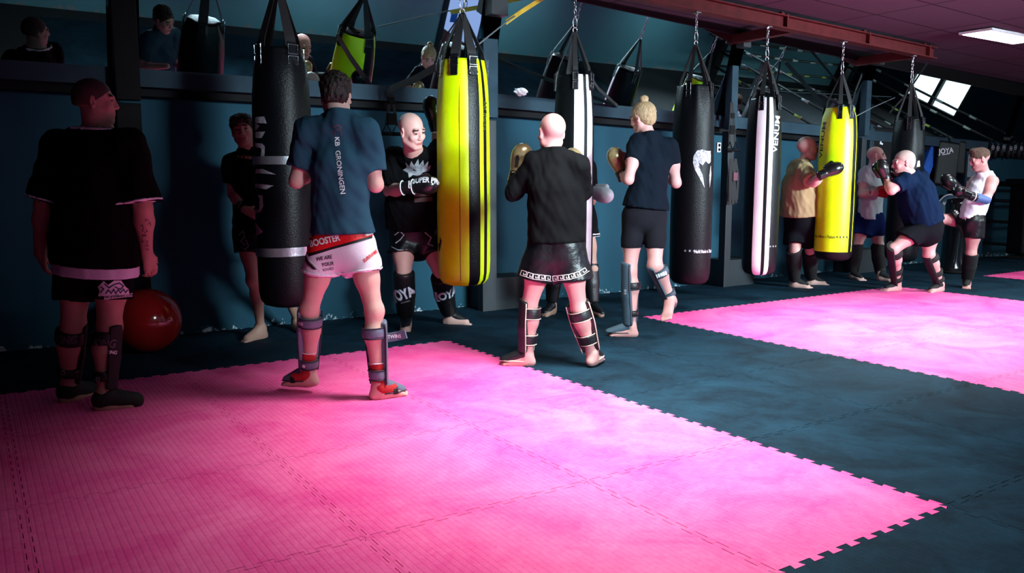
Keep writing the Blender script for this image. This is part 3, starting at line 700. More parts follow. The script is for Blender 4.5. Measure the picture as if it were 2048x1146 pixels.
# boxing ring: corner post, ropes, apron
RX = 11.0; RYP = 1.95
t = thing('boxing_ring', 'boxing ring with black padded corner post and dark ropes at the far end', 'boxing ring', (RX+2, -.8, -.02))
b = MB(); b.box((RX+2.4, -1.3, .02), (2.4, 3.2, .04)); b.build('platform', mat('ring_canvas', (40, 50, 58), .7), t)
def post(x, y, p_):
    b = MB(); b.box((x, y, .68), (.13, .13, .6)); b.box((x, y, 1.24), (.19, .19, .04)); b.box((x-.05, y+.05, 1.21), (.24, .24, .03)); return b.build('corner_post', PADM, p_, bevel=.03)
cps = [(RX, RYP), (RX, -4.3), (RX+4.6, RYP), (RX+4.6, -4.3)]
for x, y in cps: post(x, y, t)
for k, z in enumerate((.22, .58, .92, 1.17)):
    for (a, c_) in ((0, 1), (0, 2), (1, 3), (2, 3)):
        x0, y0 = cps[a]; x1, y1 = cps[c_]; b = MB(); b.tube([(x0, y0, z), ((x0+x1)/2, (y0+y1)/2, z-.03), (x1, y1, z)], .028, 10)
        r_ = b.build('rope', mat('black_rope', (36, 44, 44), .5, var=.4, scale=14), t, True)
        b = MB(); n_ = 7
        for q in range(1, n_):
            f_ = q/n_; c0 = np.array([x0+(x1-x0)*f_, y0+(y1-y0)*f_, z-.03*sin(pi*f_)]); d0 = unit(np.array([x1-x0, y1-y0, 0])); b.tube([c0-d0*.09, c0+d0*.09], .031, 10)
        b.build('rope_sleeve', mat('pale_sleeve', (190, 214, 214), .5) if k != 1 else mat('lime_sleeve', (170, 200, 90), .5), r_, True)
b = MB(); b.tube([(RX, RYP, z_) for z_ in (.22, .22)] and [(RX-.02, RYP, 1.17), (RX-.02, 2.44, 1.19)], .028, 8); b.build('wall_tie', mat('black_rope', (36, 44, 44), .5), t, True)
for z in (.22, .58, .92):
    b = MB(); b.tube([(RX, RYP, z), (RX-.1, 2.44, z+.01)], .026, 8); b.build('wall_tie', mat('black_rope', (36, 44, 44), .5), t, True)
# vertical lettered rope bands, seen in the mirrors
for k, yv in enumerate((-1.0, -3.0)):
    b = MB(); b.ribbon([(RX, yv, .2), (RX, yv, 1.2)], .07, .02, (0, 1, 0)); b.build('rope_spacer', mat('spacer_grey', (90, 104, 110), .6), t)
for x, y, w, c, l in ((12.6, 2.1, .5, (190, 40, 50), 'red'), (12.9, 2.05, .5, (20, 34, 60), 'navy'), (12.5, 2.0, .6, (180, 204, 212), 'pale blue')):
    z = {'red': .26, 'navy': .17, 'pale blue': .07}[l]
    o = slab((x, y-.1, z), X3, (0, 1, 0), 1.5, w*.7, .08, 'folded_cloth', mat('cloth_'+l.replace(' ', '_'), c, .7)); tag(o, l+' folded cloth in the pile on the floor of the boxing ring', 'cloth')

# ------------------------------------------------------------------ organic shapes: blended tapered limbs turned into one surface
def rc(a, b, ra, rb, flat=None, k=.03, cap=None):
    """tapered round limb; flat=(axis, factor) makes it thinner along axis; cap=[(point, normal)] cuts it flat"""
    a, b = np.asarray(a, float), np.asarray(b, float); ba = b-a; L2 = ba@ba+1e-12
    def ev(X, Y, Z):
        px, py, pz = X-a[0], Y-a[1], Z-a[2]
        t = np.clip((px*ba[0]+py*ba[1]+pz*ba[2])/L2, 0, 1)
        dx, dy, dz = px-t*ba[0], py-t*ba[1], pz-t*ba[2]
        r = ra+t*(rb-ra)
        if flat is not None:
            w, s = flat; q = dx*w[0]+dy*w[1]+dz*w[2]
            d = np.sqrt(dx*dx+dy*dy+dz*dz+(s*s-1)*q*q)-r
            d = d/np.where(d > 0, 1, s**.5)
        else: d = np.sqrt(dx*dx+dy*dy+dz*dz)-r
        for c in cap or ():
            P0, n = c; d = np.maximum(d, (X-P0[0])*n[0]+(Y-P0[1])*n[1]+(Z-P0[2])*n[2])
        return d
    m_ = max(ra, rb)
    return (ev, np.minimum(a-ra, b-rb), np.maximum(a+ra, b+rb), k, 1)
def el(c, r, F=None, k=.02, op=1):
    """ellipsoid; F = (side, forward, up) frame"""
    c = np.asarray(c, float); F = F if F is not None else np.eye(3); R = max(r)
    def ev(X, Y, Z):
        px, py, pz = X-c[0], Y-c[1], Z-c[2]; k0 = 0; k1 = 0
        for i in range(3):
            q = (px*F[i][0]+py*F[i][1]+pz*F[i][2])/r[i]; k0 = k0+q*q; k1 = k1+(q/r[i])**2
        k0 = np.sqrt(k0); k1 = np.sqrt(k1)+1e-9
        return k0*(k0-1)/k1
    return (ev, c-R, c+R, k, op)
def cutp(P0, n):
    P0 = np.asarray(P0, float); n = np.asarray(n, float)
    return (lambda X, Y, Z: (X-P0[0])*n[0]+(Y-P0[1])*n[1]+(Z-P0[2])*n[2], None, None, 0, 2)
def noisef(amp, fr, seed=0, st=(1, 1, .6)):
    rr = np.random.RandomState(seed); D = rr.normal(size=(5, 3))*np.array(st); D /= np.linalg.norm(D, axis=1)[:, None]; ph = rr.rand(5)*6
    def ev(X, Y, Z):
        w = .8*np.sin(fr*.45*(X*D[3][0]+Y*D[3][1]+Z*D[3][2])+ph[3])
        o = 0
        for i in range(3): o = o+np.sin(fr*(1+.37*i)*(X*D[i][0]+Y*D[i][1]+Z*D[i][2])+ph[i]+2*w)
        return o*amp/2
    return (ev, None, None, 0, 3)
def sdf_mesh(prims, h, lo=None, hi=None):
    ps = [p for p in prims if p[1] is not None and p[4] == 1]
    L = np.min([p[1] for p in ps], 0)-3*h; H = np.max([p[2] for p in ps], 0)+3*h
    if lo is not None: L = np.maximum(L, lo)
    if hi is not None: H = np.minimum(H, hi)
    L = np.floor(L/h)*h
    n = np.maximum(((H-L)/h).astype(int)+2, 4)
    xs = [L[i]+h*np.arange(n[i]) for i in range(3)]
    G = np.full(n, .2, np.float32)
    for ev, a, b, k, op in prims:
        if a is None:
            X, Y, Z = xs[0][:, None, None], xs[1][None, :, None], xs[2][None, None, :]
            v = ev(X, Y, Z)
            G = np.maximum(G, v).astype(np.float32) if op == 2 else (G+v*(np.abs(G) < .03)).astype(np.float32)
            continue
        mg = k+2*h
        i0 = np.clip(np.floor((a-mg-L)/h).astype(int), 0, n); i1 = np.clip(np.ceil((b+mg-L)/h).astype(int)+1, 0, n)
        if (i1 <= i0).any(): continue
        s = tuple(slice(i0[i], i1[i]) for i in range(3))
        d = ev(xs[0][s[0]][:, None, None], xs[1][s[1]][None, :, None], xs[2][s[2]][None, None, :]); g = G[s]
        if op == 1:
            q = np.clip(.5+.5*(g-d)/max(k, 1e-4), 0, 1); G[s] = g*(1-q)+d*q-k*q*(1-q)
        else:
            q = np.clip(.5-.5*(g+d)/max(k, 1e-4), 0, 1); G[s] = g*(1-q)-d*q+k*q*(1-q)
    ins = G < 0
    c = np.zeros((n[0]-1, n[1]-1, n[2]-1), np.int8)
    for i in (0, 1):
        for j in (0, 1):
            for l in (0, 1): c += ins[i:n[0]-1+i, j:n[1]-1+j, l:n[2]-1+l]
    act = (c > 0) & (c < 8); I = np.argwhere(act)
    idx = np.full(c.shape, -1, np.int32); idx[act] = np.arange(len(I))
    P = np.zeros((len(I), 3)); cnt = np.zeros(len(I))
    cor = [(i, j, l) for i in (0, 1) for j in (0, 1) for l in (0, 1)]
    g8 = {q: G[I[:, 0]+q[0], I[:, 1]+q[1], I[:, 2]+q[2]] for q in cor}
    for q in cor:
        for ax in range(3):
            if q[ax] == 1: continue
            q2 = list(q); q2[ax] = 1; q2 = tuple(q2); a, b = g8[q], g8[q2]; mk = (a < 0) != (b < 0)
            t = np.where(mk, a/np.where(mk, a-b, 1), 0)
            for u in range(3): P[:, u] += np.where(mk, q[u]+(t if u == ax else 0), 0)
            cnt += mk
    V = L+h*(I+P/np.maximum(cnt, 1)[:, None]); Q = []
    for ax in range(3):
        u, w = (ax+1) % 3, (ax+2) % 3
        s0 = [slice(None)]*3; s1 = [slice(None)]*3; s0[ax] = slice(0, n[ax]-1); s1[ax] = slice(1, n[ax])
        a, b = ins[tuple(s0)], ins[tuple(s1)]; e = np.argwhere(a != b)
        e = e[(e[:, u] > 0) & (e[:, w] > 0) & (e[:, u] < n[u]-1) & (e[:, w] < n[w]-1)]
        fl = a[e[:, 0], e[:, 1], e[:, 2]]
        def gi(du, dw):
            x = e.copy(); x[:, u] -= du; x[:, w] -= dw; return idx[x[:, 0], x[:, 1], x[:, 2]]
        q = np.stack([gi(1, 1), gi(0, 1), gi(0, 0), gi(1, 0)], 1)
        q = np.where(fl[:, None], q, q[:, ::-1]); Q.append(q)
    Q = np.concatenate(Q); Q = Q[(Q >= 0).all(1)]
    return V, Q
def sdf_obj(name, prims, h, mats, parent, lo=None, hi=None, mi=None):
    V, Q = sdf_mesh(prims, h, lo, hi)
    if not len(Q): return None
    m_ = None
    if mi is not None and isinstance(mats, list): m_ = mi(V[Q].mean(1))
    return mkobj(name, V, Q, mats, parent, True, m_)

# ------------------------------------------------------------------ people
def skin_mat(name, rgb): return mat(name, rgb, .52, var=.06, scale=9, bump=.15, bscale=160, spec=.4)
SKIN = skin_mat('skin_fair', (202, 160, 150)); SKINP = skin_mat('skin_ruddy', (198, 146, 142)); SKIND = skin_mat('skin_tan', (176, 138, 122))
LIPS = mat('lips', (170, 96, 92), .5); EYEM = mat('eyes', (40, 36, 34), .3)
def frame(fwd, up):
    up = unit(up); f = unit(np.asarray(fwd, float)-up*(np.asarray(fwd, float)@up)); s = np.cross(f, up); return np.array([s, f, up])
def head_prims(c, F, s=1.0, male=True, ears=True):
    s_, f, u = F; P = lambda x, y, z: c+s*(s_*x+f*y+u*z); e = lambda x, y, z, r, k=.02, op=1: el(P(x, y, z), [q*s for q in r], F, k*s, op)
    o = [e(0, -.018, .035, (.075, .094, .082)), e(0, .02, -.03, (.062, .07, .082), .03), e(0, .05, -.09, (.03 if male else .026, .028, .022), .025)]
    for q in (-1, 1):
        o += [rc(P(q*.052, .0, -.055), P(q*.016, .06, -.095), .022*s, .018*s, k=.025), e(q*.038, .062, -.025, (.022, .02, .02), .02)]
    o += [rc(P(-.036, .078, .026), P(.036, .078, .026), .013*s, .013*s, k=.012)]
    for q in (-1, 1): o += [e(q*.031, .096, .008, (.016, .014, .012), .012, -1), e(q*.031, .076, .006, (.013, .012, .011), .004)]
    o += [rc(P(0, .086, .014), P(0, .102, -.026), .008*s, .0115*s, k=.012), e(-.012, .096, -.03, (.009, .011, .008), .006), e(.012, .096, -.03, (.009, .011, .008), .006)]
    o += [rc(P(-.019, .082, -.058), P(.019, .082, -.058), .008*s, .008*s, k=.008), rc(P(-.015, .08, -.068), P(.015, .08, -.068), .009*s, .009*s, k=.006), e(0, .096, -.0625, (.022, .012, .0022), .003, -1)]
    if ears:
        for q in (-1, 1):
            FE = frame(f+s_*q*.5, u); o += [el(P(q*.078, -.008, -.004), [.009*s, .019*s, .033*s], np.array([FE[0], FE[1], FE[2]]), .008*s), el(P(q*.086, -.002, -.002), [.007*s, .010*s, .018*s], FE, .006*s, -1)]
    return o
def foot_prims(ank, d, up=EZ, s=1.0, toes=True, side=1):
    d = unit(d); up = unit(up-d*(up@d)); sd = np.cross(d, up); A = ank
    hb = A-up*(.062*s)-d*.03*s; bl = hb+d*.165*s-up*.0*s; o = [rc(A, A-up*.03*s, .036*s, .038*s), rc(hb, hb+d*.05*s, .032*s, .03*s), rc(A-up*.01*s, bl+up*.004*s, .036*s, .024*s, k=.035), rc(hb+d*.04*s-sd*side*.012*s, bl-sd*side*.018*s-up*.006, .027*s, .024*s), rc(hb+d*.04*s+sd*side*.012*s, bl+sd*side*.022*s-d*.02*s-up*.008, .025*s, .022*s)]
    if toes:
        for i, (x, l, r) in enumerate(((-.034, .062, .0135), (-.012, .06, .0105), (.006, .052, .0098), (.022, .042, .0092), (.037, .03, .0085))):
            b = bl+sd*side*x*s-up*.012*s; o.append(rc(b, b+d*l*s*.75-up*.006*s, r*1.05*s, r*s, k=.007))
    return o
def hand_prims(w, d, palm, s=1.0, side=1, curl=.5):
    """open relaxed hand: wrist w, pointing d, palm normal, thumb on `side`"""
    d = unit(d); p = unit(palm-d*(palm@d)); sd = np.cross(d, p)*side; K = w+d*.09*s
    o = [rc(w, w+d*.035*s, .024*s, .026*s, (p, 1.3)), rc(w+d*.04*s+sd*.012*s, K+sd*.022*s, .022*s, .020*s, (p, 1.35), k=.02), rc(w+d*.04*s-sd*.012*s, K-sd*.024*s, .022*s, .018*s, (p, 1.35), k=.02)]
    for i, (x, l) in enumerate(((.031, .074), (.010, .082), (-.011, .076), (-.031, .06))):
        b = K+sd*x*s; cc = curl*(1+.15*i); a1 = unit(d*cos(cc*.6)+p*sin(cc*.6)); a2 = unit(d*cos(cc*1.4)+p*sin(cc*1.4)); a3 = unit(d*cos(cc*2)+p*sin(cc*2))
        q1 = b+a1*l*.45*s; q2 = q1+a2*l*.32*s; q3 = q2+a3*l*.25*s
        o += [rc(b, q1, .0098*s, .009*s, k=.005), rc(q1, q2, .009*s, .0083*s, k=.003), rc(q2, q3, .0083*s, .0075*s, k=.003)]
    b = w+d*.025*s+sd*.022*s; q = b+unit(d*.7+sd*.75+p*.3)*.042*s; q2 = q+unit(d*.95+sd*.2+p*.35)*.034*s
    o += [rc(b, q, .015*s, .0115*s, k=.014), rc(q, q2, .0112*s, .0095*s, k=.004)]
    return o

class Person:
    """joints J: pel, waist? chest, neck, head, shL/shR, elL/elR, wrL/wrR, hipL/hipR, knL/knR, anL/anR (L = on the viewer's left)"""
    def __init__(s, label, J, front, hfwd, hup=EZ, skin=SKIN, b=1.0, g=1.0, hs=1.0, toes=('L', 'R'), footL=None, footR=None, upL=EZ, upR=EZ, torso=(.155, .135, .155), depth=1.45, neck=.056, arm=1.0, leg=1.0, h=.011, hh=.0062, hands=None, male=True, ears=True, chin=0):
        s.J = {k: np.asarray(v, float) for k, v in J.items()}; J = s.J; s.g = g; s.b = b; s.skin = skin
        s.front = unit(front); s.side = unit(J['shR']-J['shL']); s.h = h
        base = np.array([J['pel'][0], J['pel'][1], 0.0]); s.root = thing('person', label, 'person', tuple(base), 'people training')
        s.HF = frame(hfwd, hup); s.hs = hs; s.hc = J['head']; s.legr = leg; s.nk = neck; s.armr = arm; s.torso = torso; s.depth = depth
        s.fd = {'L': footL, 'R': footR}; s.fu = {'L': np.asarray(upL, float), 'R': np.asarray(upR, float)}
        P = []; fr = s.front; hw, ww, cw = torso[2]*b, torso[1]*b, torso[0]*b
        hipc = (J['hipL']+J['hipR'])/2; shc = (J['shL']+J['shR'])/2; spine = unit(shc-hipc); s.spine = spine; s.hipc = hipc; s.shc = shc
        wa = hipc+(shc-hipc)*.42; ch = hipc+(shc-hipc)*.70; s.wa = wa; s.ch = ch; fx = (fr, depth)
        P += [rc(hipc+spine*.02, wa, hw, ww, fx, .06), rc(wa, ch, ww, cw, fx, .06), rc(J['shL']*.86+shc*.14-spine*.02, J['shR']*.86+shc*.14-spine*.02, .062*b, .062*b, k=.06)]
        nb = J['neck']; hd = s.hc; P += [rc(nb-spine*.03, hd-s.HF[2]*.05*hs-s.HF[1]*.012, neck*1.08*b**.5, neck, k=.05), rc(nb-spine*.03, (J['shL']+nb)/2-spine*.01, .05*b, .045*b, k=.05), rc(nb-spine*.03, (J['shR']+nb)/2-spine*.01, .05*b, .045*b, k=.05)]
        a = arm*b
        for q in 'LR':
            sh, e, w = J['sh'+q], J['el'+q], J['wr'+q]
            P += [rc(sh, sh+(e-sh)*.45, .056*a, .051*a, k=.04), rc(sh+(e-sh)*.4, e, .050*a, .039*a), rc(e, e+(w-e)*.3, .040*a, .043*a), rc(e+(w-e)*.3, w, .043*a, .027*a)]
        l = leg*b
        for q in 'LR':
            H, K, A = J['hip'+q], J['kn'+q], J['an'+q]; dk = unit(K-H); fd = s.fd[q]; fd = fd if fd is not None else fr; fd = unit(fd)
            back = -unit(np.asarray(fd)-unit(A-K)*(fd@unit(A-K)))
            P += [rc(H, H+(K-H)*.5, .088*l, .072*l, k=.05), rc(H+(K-H)*.45, K, .074*l, .054*l, k=.04), el(K-back*.012, (.05*l, .05*l, .055*l), None, .03),
                  rc(K, K+(A-K)*.32+back*.014, .052*l, .056*l, k=.03), rc(K+(A-K)*.3+back*.014, A, .055*l, .033*l, k=.03)]
            P += foot_prims(A, fd, s.fu[q], g, q in toes, side=(1 if q == 'R' else -1)*(1 if s.front@EF > 0 else -1))
        for q, hv in (hands or {}).items():
            P += hand_prims(J['wr'+q], *hv)
        s.P = P; s.body = None
        HP = head_prims(s.hc, s.HF, hs, male, ears); s.HP = HP
        # the body and the finer head are one mesh, joined across the throat
        cutpt = s.hc-s.HF[2]*.125*hs-s.HF[1]*.02; up = s.HF[2]
        V1, Q1 = sdf_mesh(P+[cutp(cutpt+up*.012, up)], h)
        nk = [rc(nb-spine*.03, hd-s.HF[2]*.05*hs-s.HF[1]*.012, neck*1.08*b**.5, neck, k=.03)]
        V2, Q2 = sdf_mesh(nk+HP+[cutp(cutpt, -up)], hh)
        V = np.concatenate([V1, V2]); Q = np.concatenate([Q1, Q2+len(V1)])
        c = V[Q].mean(1); mi = np.zeros(len(Q), np.int32); rel = (c-s.hc)@s.HF.T/hs
        mi[(np.abs(rel[:, 0]) < .022) & (rel[:, 1] > .078) & (np.abs(rel[:, 2]+.0635) < .009)] = 1
        mi[(np.abs(np.abs(rel[:, 0])-.031) < .010) & (rel[:, 1] > .066) & (np.abs(rel[:, 2]-.006) < .0055)] = 2
        mi[(np.abs(np.abs(rel[:, 0])-.031) < .017) & (rel[:, 1] > .07) & (np.abs(rel[:, 2]-.031) < .0045)] = 2
        s.body = mkobj('body', V, Q, [skin, LIPS, EYEM], s.root, True, mi)
    def hp(s, x, y, z): return s.hc+s.hs*(s.HF[0]*x+s.HF[1]*y+s.HF[2]*z)
    def shirt(s, m_, hem, sleeve=.5, loose=.018, label=None, flare=.0, amp=.004, longs=False, tank=False, seed=1, hemn=None, nk=None, name='shirt', dep=None, hb=0, topcut=None):
        J = s.J; b = s.b; L = loose; hw, ww, cw = s.torso[2]*b, s.torso[1]*b, s.torso[0]*b; fx = (s.front, dep or s.depth); sp = s.spine
        bot = s.hipc-sp*.12
        P = [rc(bot, s.hipc+sp*.05, hw+L+flare+hb, hw+L+flare*.6+hb*.5, fx, .05), rc(s.hipc+sp*.02, s.wa, hw+L+flare*.6, ww+L, fx, .06), rc(s.wa, s.ch, ww+L, cw+L*.9, fx, .06),
             rc(J['shL']*.88+s.shc*.12-sp*.02, J['shR']*.88+s.shc*.12-sp*.02, .066*b+L*.35, .066*b+L*.35, k=.06)]
        nb = J['neck']
        for q in 'LR': P.append(rc(nb-sp*.035, (J['sh'+q]+nb)/2-sp*.01, .062*b+L*.35, .058*b+L*.4, k=.05))
        a = s.armr*b
        for q in 'LR':
            sh, e, w = J['sh'+q], J['el'+q], J['wr'+q]
            if tank: continue
            if longs:
                P += [rc(sh, e, .060*a+L*.4, .050*a+L*.4, k=.04), rc(e, w, .051*a+L*.35, .033*a+L*.2, k=.02, cap=[(w, unit(w-e))])]
            else:
                E = sh+(e-sh)*sleeve; P.append(rc(sh-(e-sh)*.1, sh+(e-sh)*(sleeve+.2), .060*a+L*.55, .055*a+L*1.0, k=.045, cap=[(E, unit(e-sh))]))
        n_ = hemn if hemn is not None else -sp
        P.append(noisef(amp, 34, seed)); P.append(noisef(amp*.5, 75, seed+5))
        P.append(cutp(hem, n_))
        np_ = nk if nk is not None else nb+sp*.036
        n1 = unit(unit(s.J['head']-nb)+2.2*sp); P.insert(5, rc(nb-sp*.05, nb+n1*.05, s.nk*1.08*b**.5+.014, s.nk+.012, k=.03))
        P.append(((lambda X, Y, Z: np.maximum(np.sqrt((X-nb[0])**2+(Y-nb[1])**2+(Z-nb[2])**2)-.17, -((X-np_[0])*n1[0]+(Y-np_[1])*n1[1]+(Z-np_[2])*n1[2]))), nb-.18, nb+.18, .004, -1))
        if topcut is not None: P.append(cutp(s.hipc+sp*topcut, sp))
        if tank:
            for q, sg in (('L', -1), ('R', 1)): P.append(el(J['sh'+q]+s.side*sg*.035*b, (.075*b, .16*b, .12*b), np.array([s.side, s.front, sp]), .01, -1))
        s.shirtP = list(P)
        o = sdf_obj(name, P, s.h*.9, m_, s.root)
        if label: o['label'] = label
        return o
    def shorts(s, m_, hemf=.55, loose=.03, flare=.03, name='shorts', label=None, amp=.004, seed=2, top=.1, hemn=None, mi=None, hemz=None, fit=None):
        J = s.J; b = s.b; L = loose; l = s.legr*b; fx = (s.front, s.depth); sp = s.spine
        P = [rc(s.hipc-sp*.02, s.hipc+sp*max(.08, top-.08), s.torso[2]*b+L*.5+.004, s.torso[1]*b+L*.5+.008, fx, .05)]
        for q in 'LR':
            H, K = J['hip'+q], J['kn'+q]; E = H+(K-H)*(hemf[q] if isinstance(hemf, dict) else hemf); d = unit(K-H)
            P.append(rc(H, E+d*.1, .090*l+L*.6, .075*l+L+flare, k=.05, cap=[(E, unit(d*.8-EZ*.4) if hemn is None else hemn)]))
        if fit is not None:
            P = s.P[:2]+[((lambda X, Y, Z: 0*X+0*Y+0*Z), np.zeros(3), np.zeros(3)-1, 0, 1)][:0]
            for q in 'LR':
                H, K = J['hip'+q], J['kn'+q]; E = H+(K-H)*hemf; d = unit(K-H); cp = [(E, unit(d*.8-EZ*.4))]
                P += [rc(H, H+(K-H)*.5, .088*l, .072*l, k=.03, cap=cp), rc(H+(K-H)*.45, K, .074*l, .054*l, k=.03, cap=cp)]
            P.append(((lambda X, Y, Z: 0*X+0*Y+0*Z-fit), None, None, 0, 3)); 
            P.append(((lambda X, Y, Z: np.maximum((Z-E[2])*-1, -1)), None, None, 0, 2))
        P.append(noisef(amp, 30, seed)); P.append(cutp(s.hipc+sp*top, sp)); s.shortP = list(P)
        o = sdf_obj(name, P, s.h*.9, m_, s.root, mi=mi)
        if label: o['label'] = label
        return o
    def shin(s, q, m_, ms, back=.0, straps=((.08, .2), (.62, .72)), top=-.06, bot=.92, th=.018, foot=True, trim=None, full=False, sw=.011, instep=.15, name='shin_guard', fw=None, boot=False):
        J = s.J; K, A = J['kn'+q], J['an'+q]; ax = unit(A-K); Ln = np.linalg.norm(A-K); fd = unit(np.asarray(fw if fw is not None else (s.fd[q] if s.fd[q] is not None else s.front))); f = unit(fd-ax*(fd@ax)); l = s.legr*s.b
        bk = -f; r0, r1, r2 = .058*l, .060*l, .038*l
        def R(t): return (r0+(r1-r0)*t/.32) if t < .32 else (r1+(r2-r1)*(t-.32)/.68)
        def C(t): return K+ax*Ln*t+bk*.012*(1 if t < .6 else .3)
        def seg(t0, t1, e): return [rc(C(t0), C((t0+t1)/2), R(t0)+e, R((t0+t1)/2)+e, k=.01), rc(C((t0+t1)/2), C(t1), R((t0+t1)/2)+e, R(t1)+e, k=.01)]
        P = seg(max(top, -.1)+.02, bot-.02, th)+[cutp(C(bot), ax), cutp(C(top), unit(-ax-f*.25))]
        if not full: P.append(cutp(K+ax*Ln*.5+f*back, bk))
        g = sdf_obj(name, P, .009, m_, s.root)
        for t0, t1 in straps:
            P = seg(t0-.04, t1+.04, sw)+[cutp(C(t1), ax), cutp(C(t0), -ax), (lambda X, Y, Z, K=K, f=f: ((X-K[0])*f[0]+(Y-K[1])*f[1]+(Z-K[2])*f[2])-.02, None, None, 0, 2)]
            so = sdf_obj('strap', P, .008, ms, g)
            if trim is not None:
                b = MB()
                for t in (t0, t1):
                    ring = [C(t)+(R(t)+sw+.001)*(bk*cos(a)+np.cross(ax, bk)*sin(a)) for a in np.linspace(-1.7, 1.7, 21)]
                    b.tube(ring, .0032, 6)
                b.build('strap_edge', trim, so or g, True)
        if trim is not None and not full:
            b = MB()
            for sg in (-1, 1):
                pts = []
                for t in np.linspace(top+.02, bot, 14):
                    rr = R(t)+th; w = np.cross(ax, f)*sg; dd = back+(K+ax*Ln*.5-C(t))@f; x = sqrt(max(rr*rr-dd*dd, 1e-5)); pts.append(C(t)+f*dd+w*x)
                b.tube(pts, .0045, 6)
            b.build('edge_binding', trim, g, True)
        if foot:
            fu = s.fu[q]; d = unit(s.fd[q] if s.fd[q] is not None else fd); up = unit(fu-d*(fu@d)); sd = np.cross(d, up)
            P = [rc(A+d*.02-up*.006, A+d*(instep-.012)-up*.056, .0445, .033, k=.02), rc(A+d*.01, A-up*.02, .042*l, .043*l, k=.02), cutp(A-up*(.056 if not boot else .09), -up)]+([cutp(A+d*.005, -d)] if not boot else [rc(A-up*.03-d*.02, A-up*.055+d*.15, .052, .046, k=.03), cutp(A-up*.092, -up)])
            io = sdf_obj('instep_pad', P, .008, m_, g)
            P = [rc(A-up*.03, A-up*.035+d*.01, .043*l, .044*l, k=.01), cutp(A-up*.052, -up), cutp(A-up*.018, up)]
            sdf_obj('heel_strap', P, .007, ms, g)
            if trim is not None:
                b = MB()
                for sg in (-1, 1):
                    b.tube([A+d*t*instep-up*(.052)+sd*sg*(.045 if t < .95 else .02) for t in (.1, .4, .7, 1.1)], .004, 6)
                b.build('edge_binding', trim, g, True)
        return g
    def glove(s, q, m_, cuff=None, d=None, s_=1.0, thumb=None, label=None, trim=None):
        J = s.J; w = J['wr'+q]; d = unit(d if d is not None else w-J['el'+q]); th = unit(thumb if thumb is not None else -s.front); th = unit(th-d*(th@d)); pn = np.cross(d, th)
        F = np.array([th, d, pn])
        P = [rc(w-d*.02*s_, w+d*.05*s_, .044*s_, .046*s_, k=.02), el(w+d*.115*s_, (.063*s_, .082*s_, .058*s_), F, .03), el(w+d*.14*s_-pn*.016*s_, (.058*s_, .06*s_, .05*s_), F, .02),
             rc(w+d*.045*s_+th*.05*s_+pn*(-.02)*s_, w+d*.115*s_+th*.062*s_-pn*.03*s_, .022*s_, .024*s_, k=.012)]
        o = sdf_obj('boxing_glove', P, .0075, m_, s.root)
        P = [rc(w-d*.075*s_, w+d*.03*s_, .045*s_, .048*s_, k=.01, cap=[(w+d*.02*s_, d), (w-d*.06*s_, -d)])]
        sdf_obj('cuff', P, .0075, cuff or m_, o)
        if trim is not None:
            b = MB()
            for t, r_ in ((-.06, .049), (.02, .051)):
                b.tube([w+d*t*s_+(th*cos(a)+pn*sin(a))*r_*s_ for a in np.linspace(0, 2*pi, 25)[:-1]], .004*s_, 6, close=True)
            b.build('cuff_edge', trim, o, True)
        if label: o['label'] = label
        return o
    def slab_trim(s, base, P0, n, th, rad, m_, parent=None, name='trim', e=.0025):
        P0 = np.asarray(P0, float); n = unit(n)
        P = list(base)+[((lambda X, Y, Z: 0*X+0*Y+0*Z-e), None, None, 0, 3), cutp(P0+n*th/2, n), cutp(P0-n*th/2, -n), ((lambda X, Y, Z: np.sqrt((X-P0[0])**2+(Y-P0[1])**2+(Z-P0[2])**2)-rad), None, None, 0, 2)]
        return sdf_obj(name, P, min(s.h*.7, th*.8), m_, parent or s.root, P0-rad, P0+rad)
    def hair(s, prims, m_, cuts=(), h=.0055, amp=.002, fr=240, name='hair', seed=3):
        P = list(prims)+[noisef(amp, fr, seed), noisef(amp*.8, fr*1.9, seed+3)]+list(cuts)
        return sdf_obj(name, P, h, m_, s.root)
    def cap_hair(s, m_, off=.008, line=.03, back=-.06, amp=.002, fr=240, name='hair', top=.0, side=.0, h=.0055, fwdp=.0):
        """hair over the skull: front hairline height, nape height"""
        H = s.hs; F = s.HF; P = [el(s.hp(0, -.02+fwdp, .037+top), ((.077+off+side)*H, (.094+off)*H, (.083+off+top*.5)*H), F, .02), el(s.hp(0, -.045, -.01), ((.066+off)*H, (.062+off)*H, (.075)*H), F, .03)]
        n1 = unit(F[1]*.75-F[2]*.66); P0 = s.hp(0, .07, line)
        cuts = [cutp(s.hp(0, 0, back), -F[2]), cutp(P0, n1)]
        if line < 90: cuts = [cutp(s.hp(0, 0, back), -F[2]), cutp(P0, n1)]
        return s.hair(P, m_, cuts, h, amp, fr, name)
def JD(D, **k):
    """joints from where they show in the photograph: name=(x, y, metres beyond D)"""
    return {n: atD(v[0], v[1], D+(v[2] if len(v) > 2 else 0)) for n, v in k.items()}

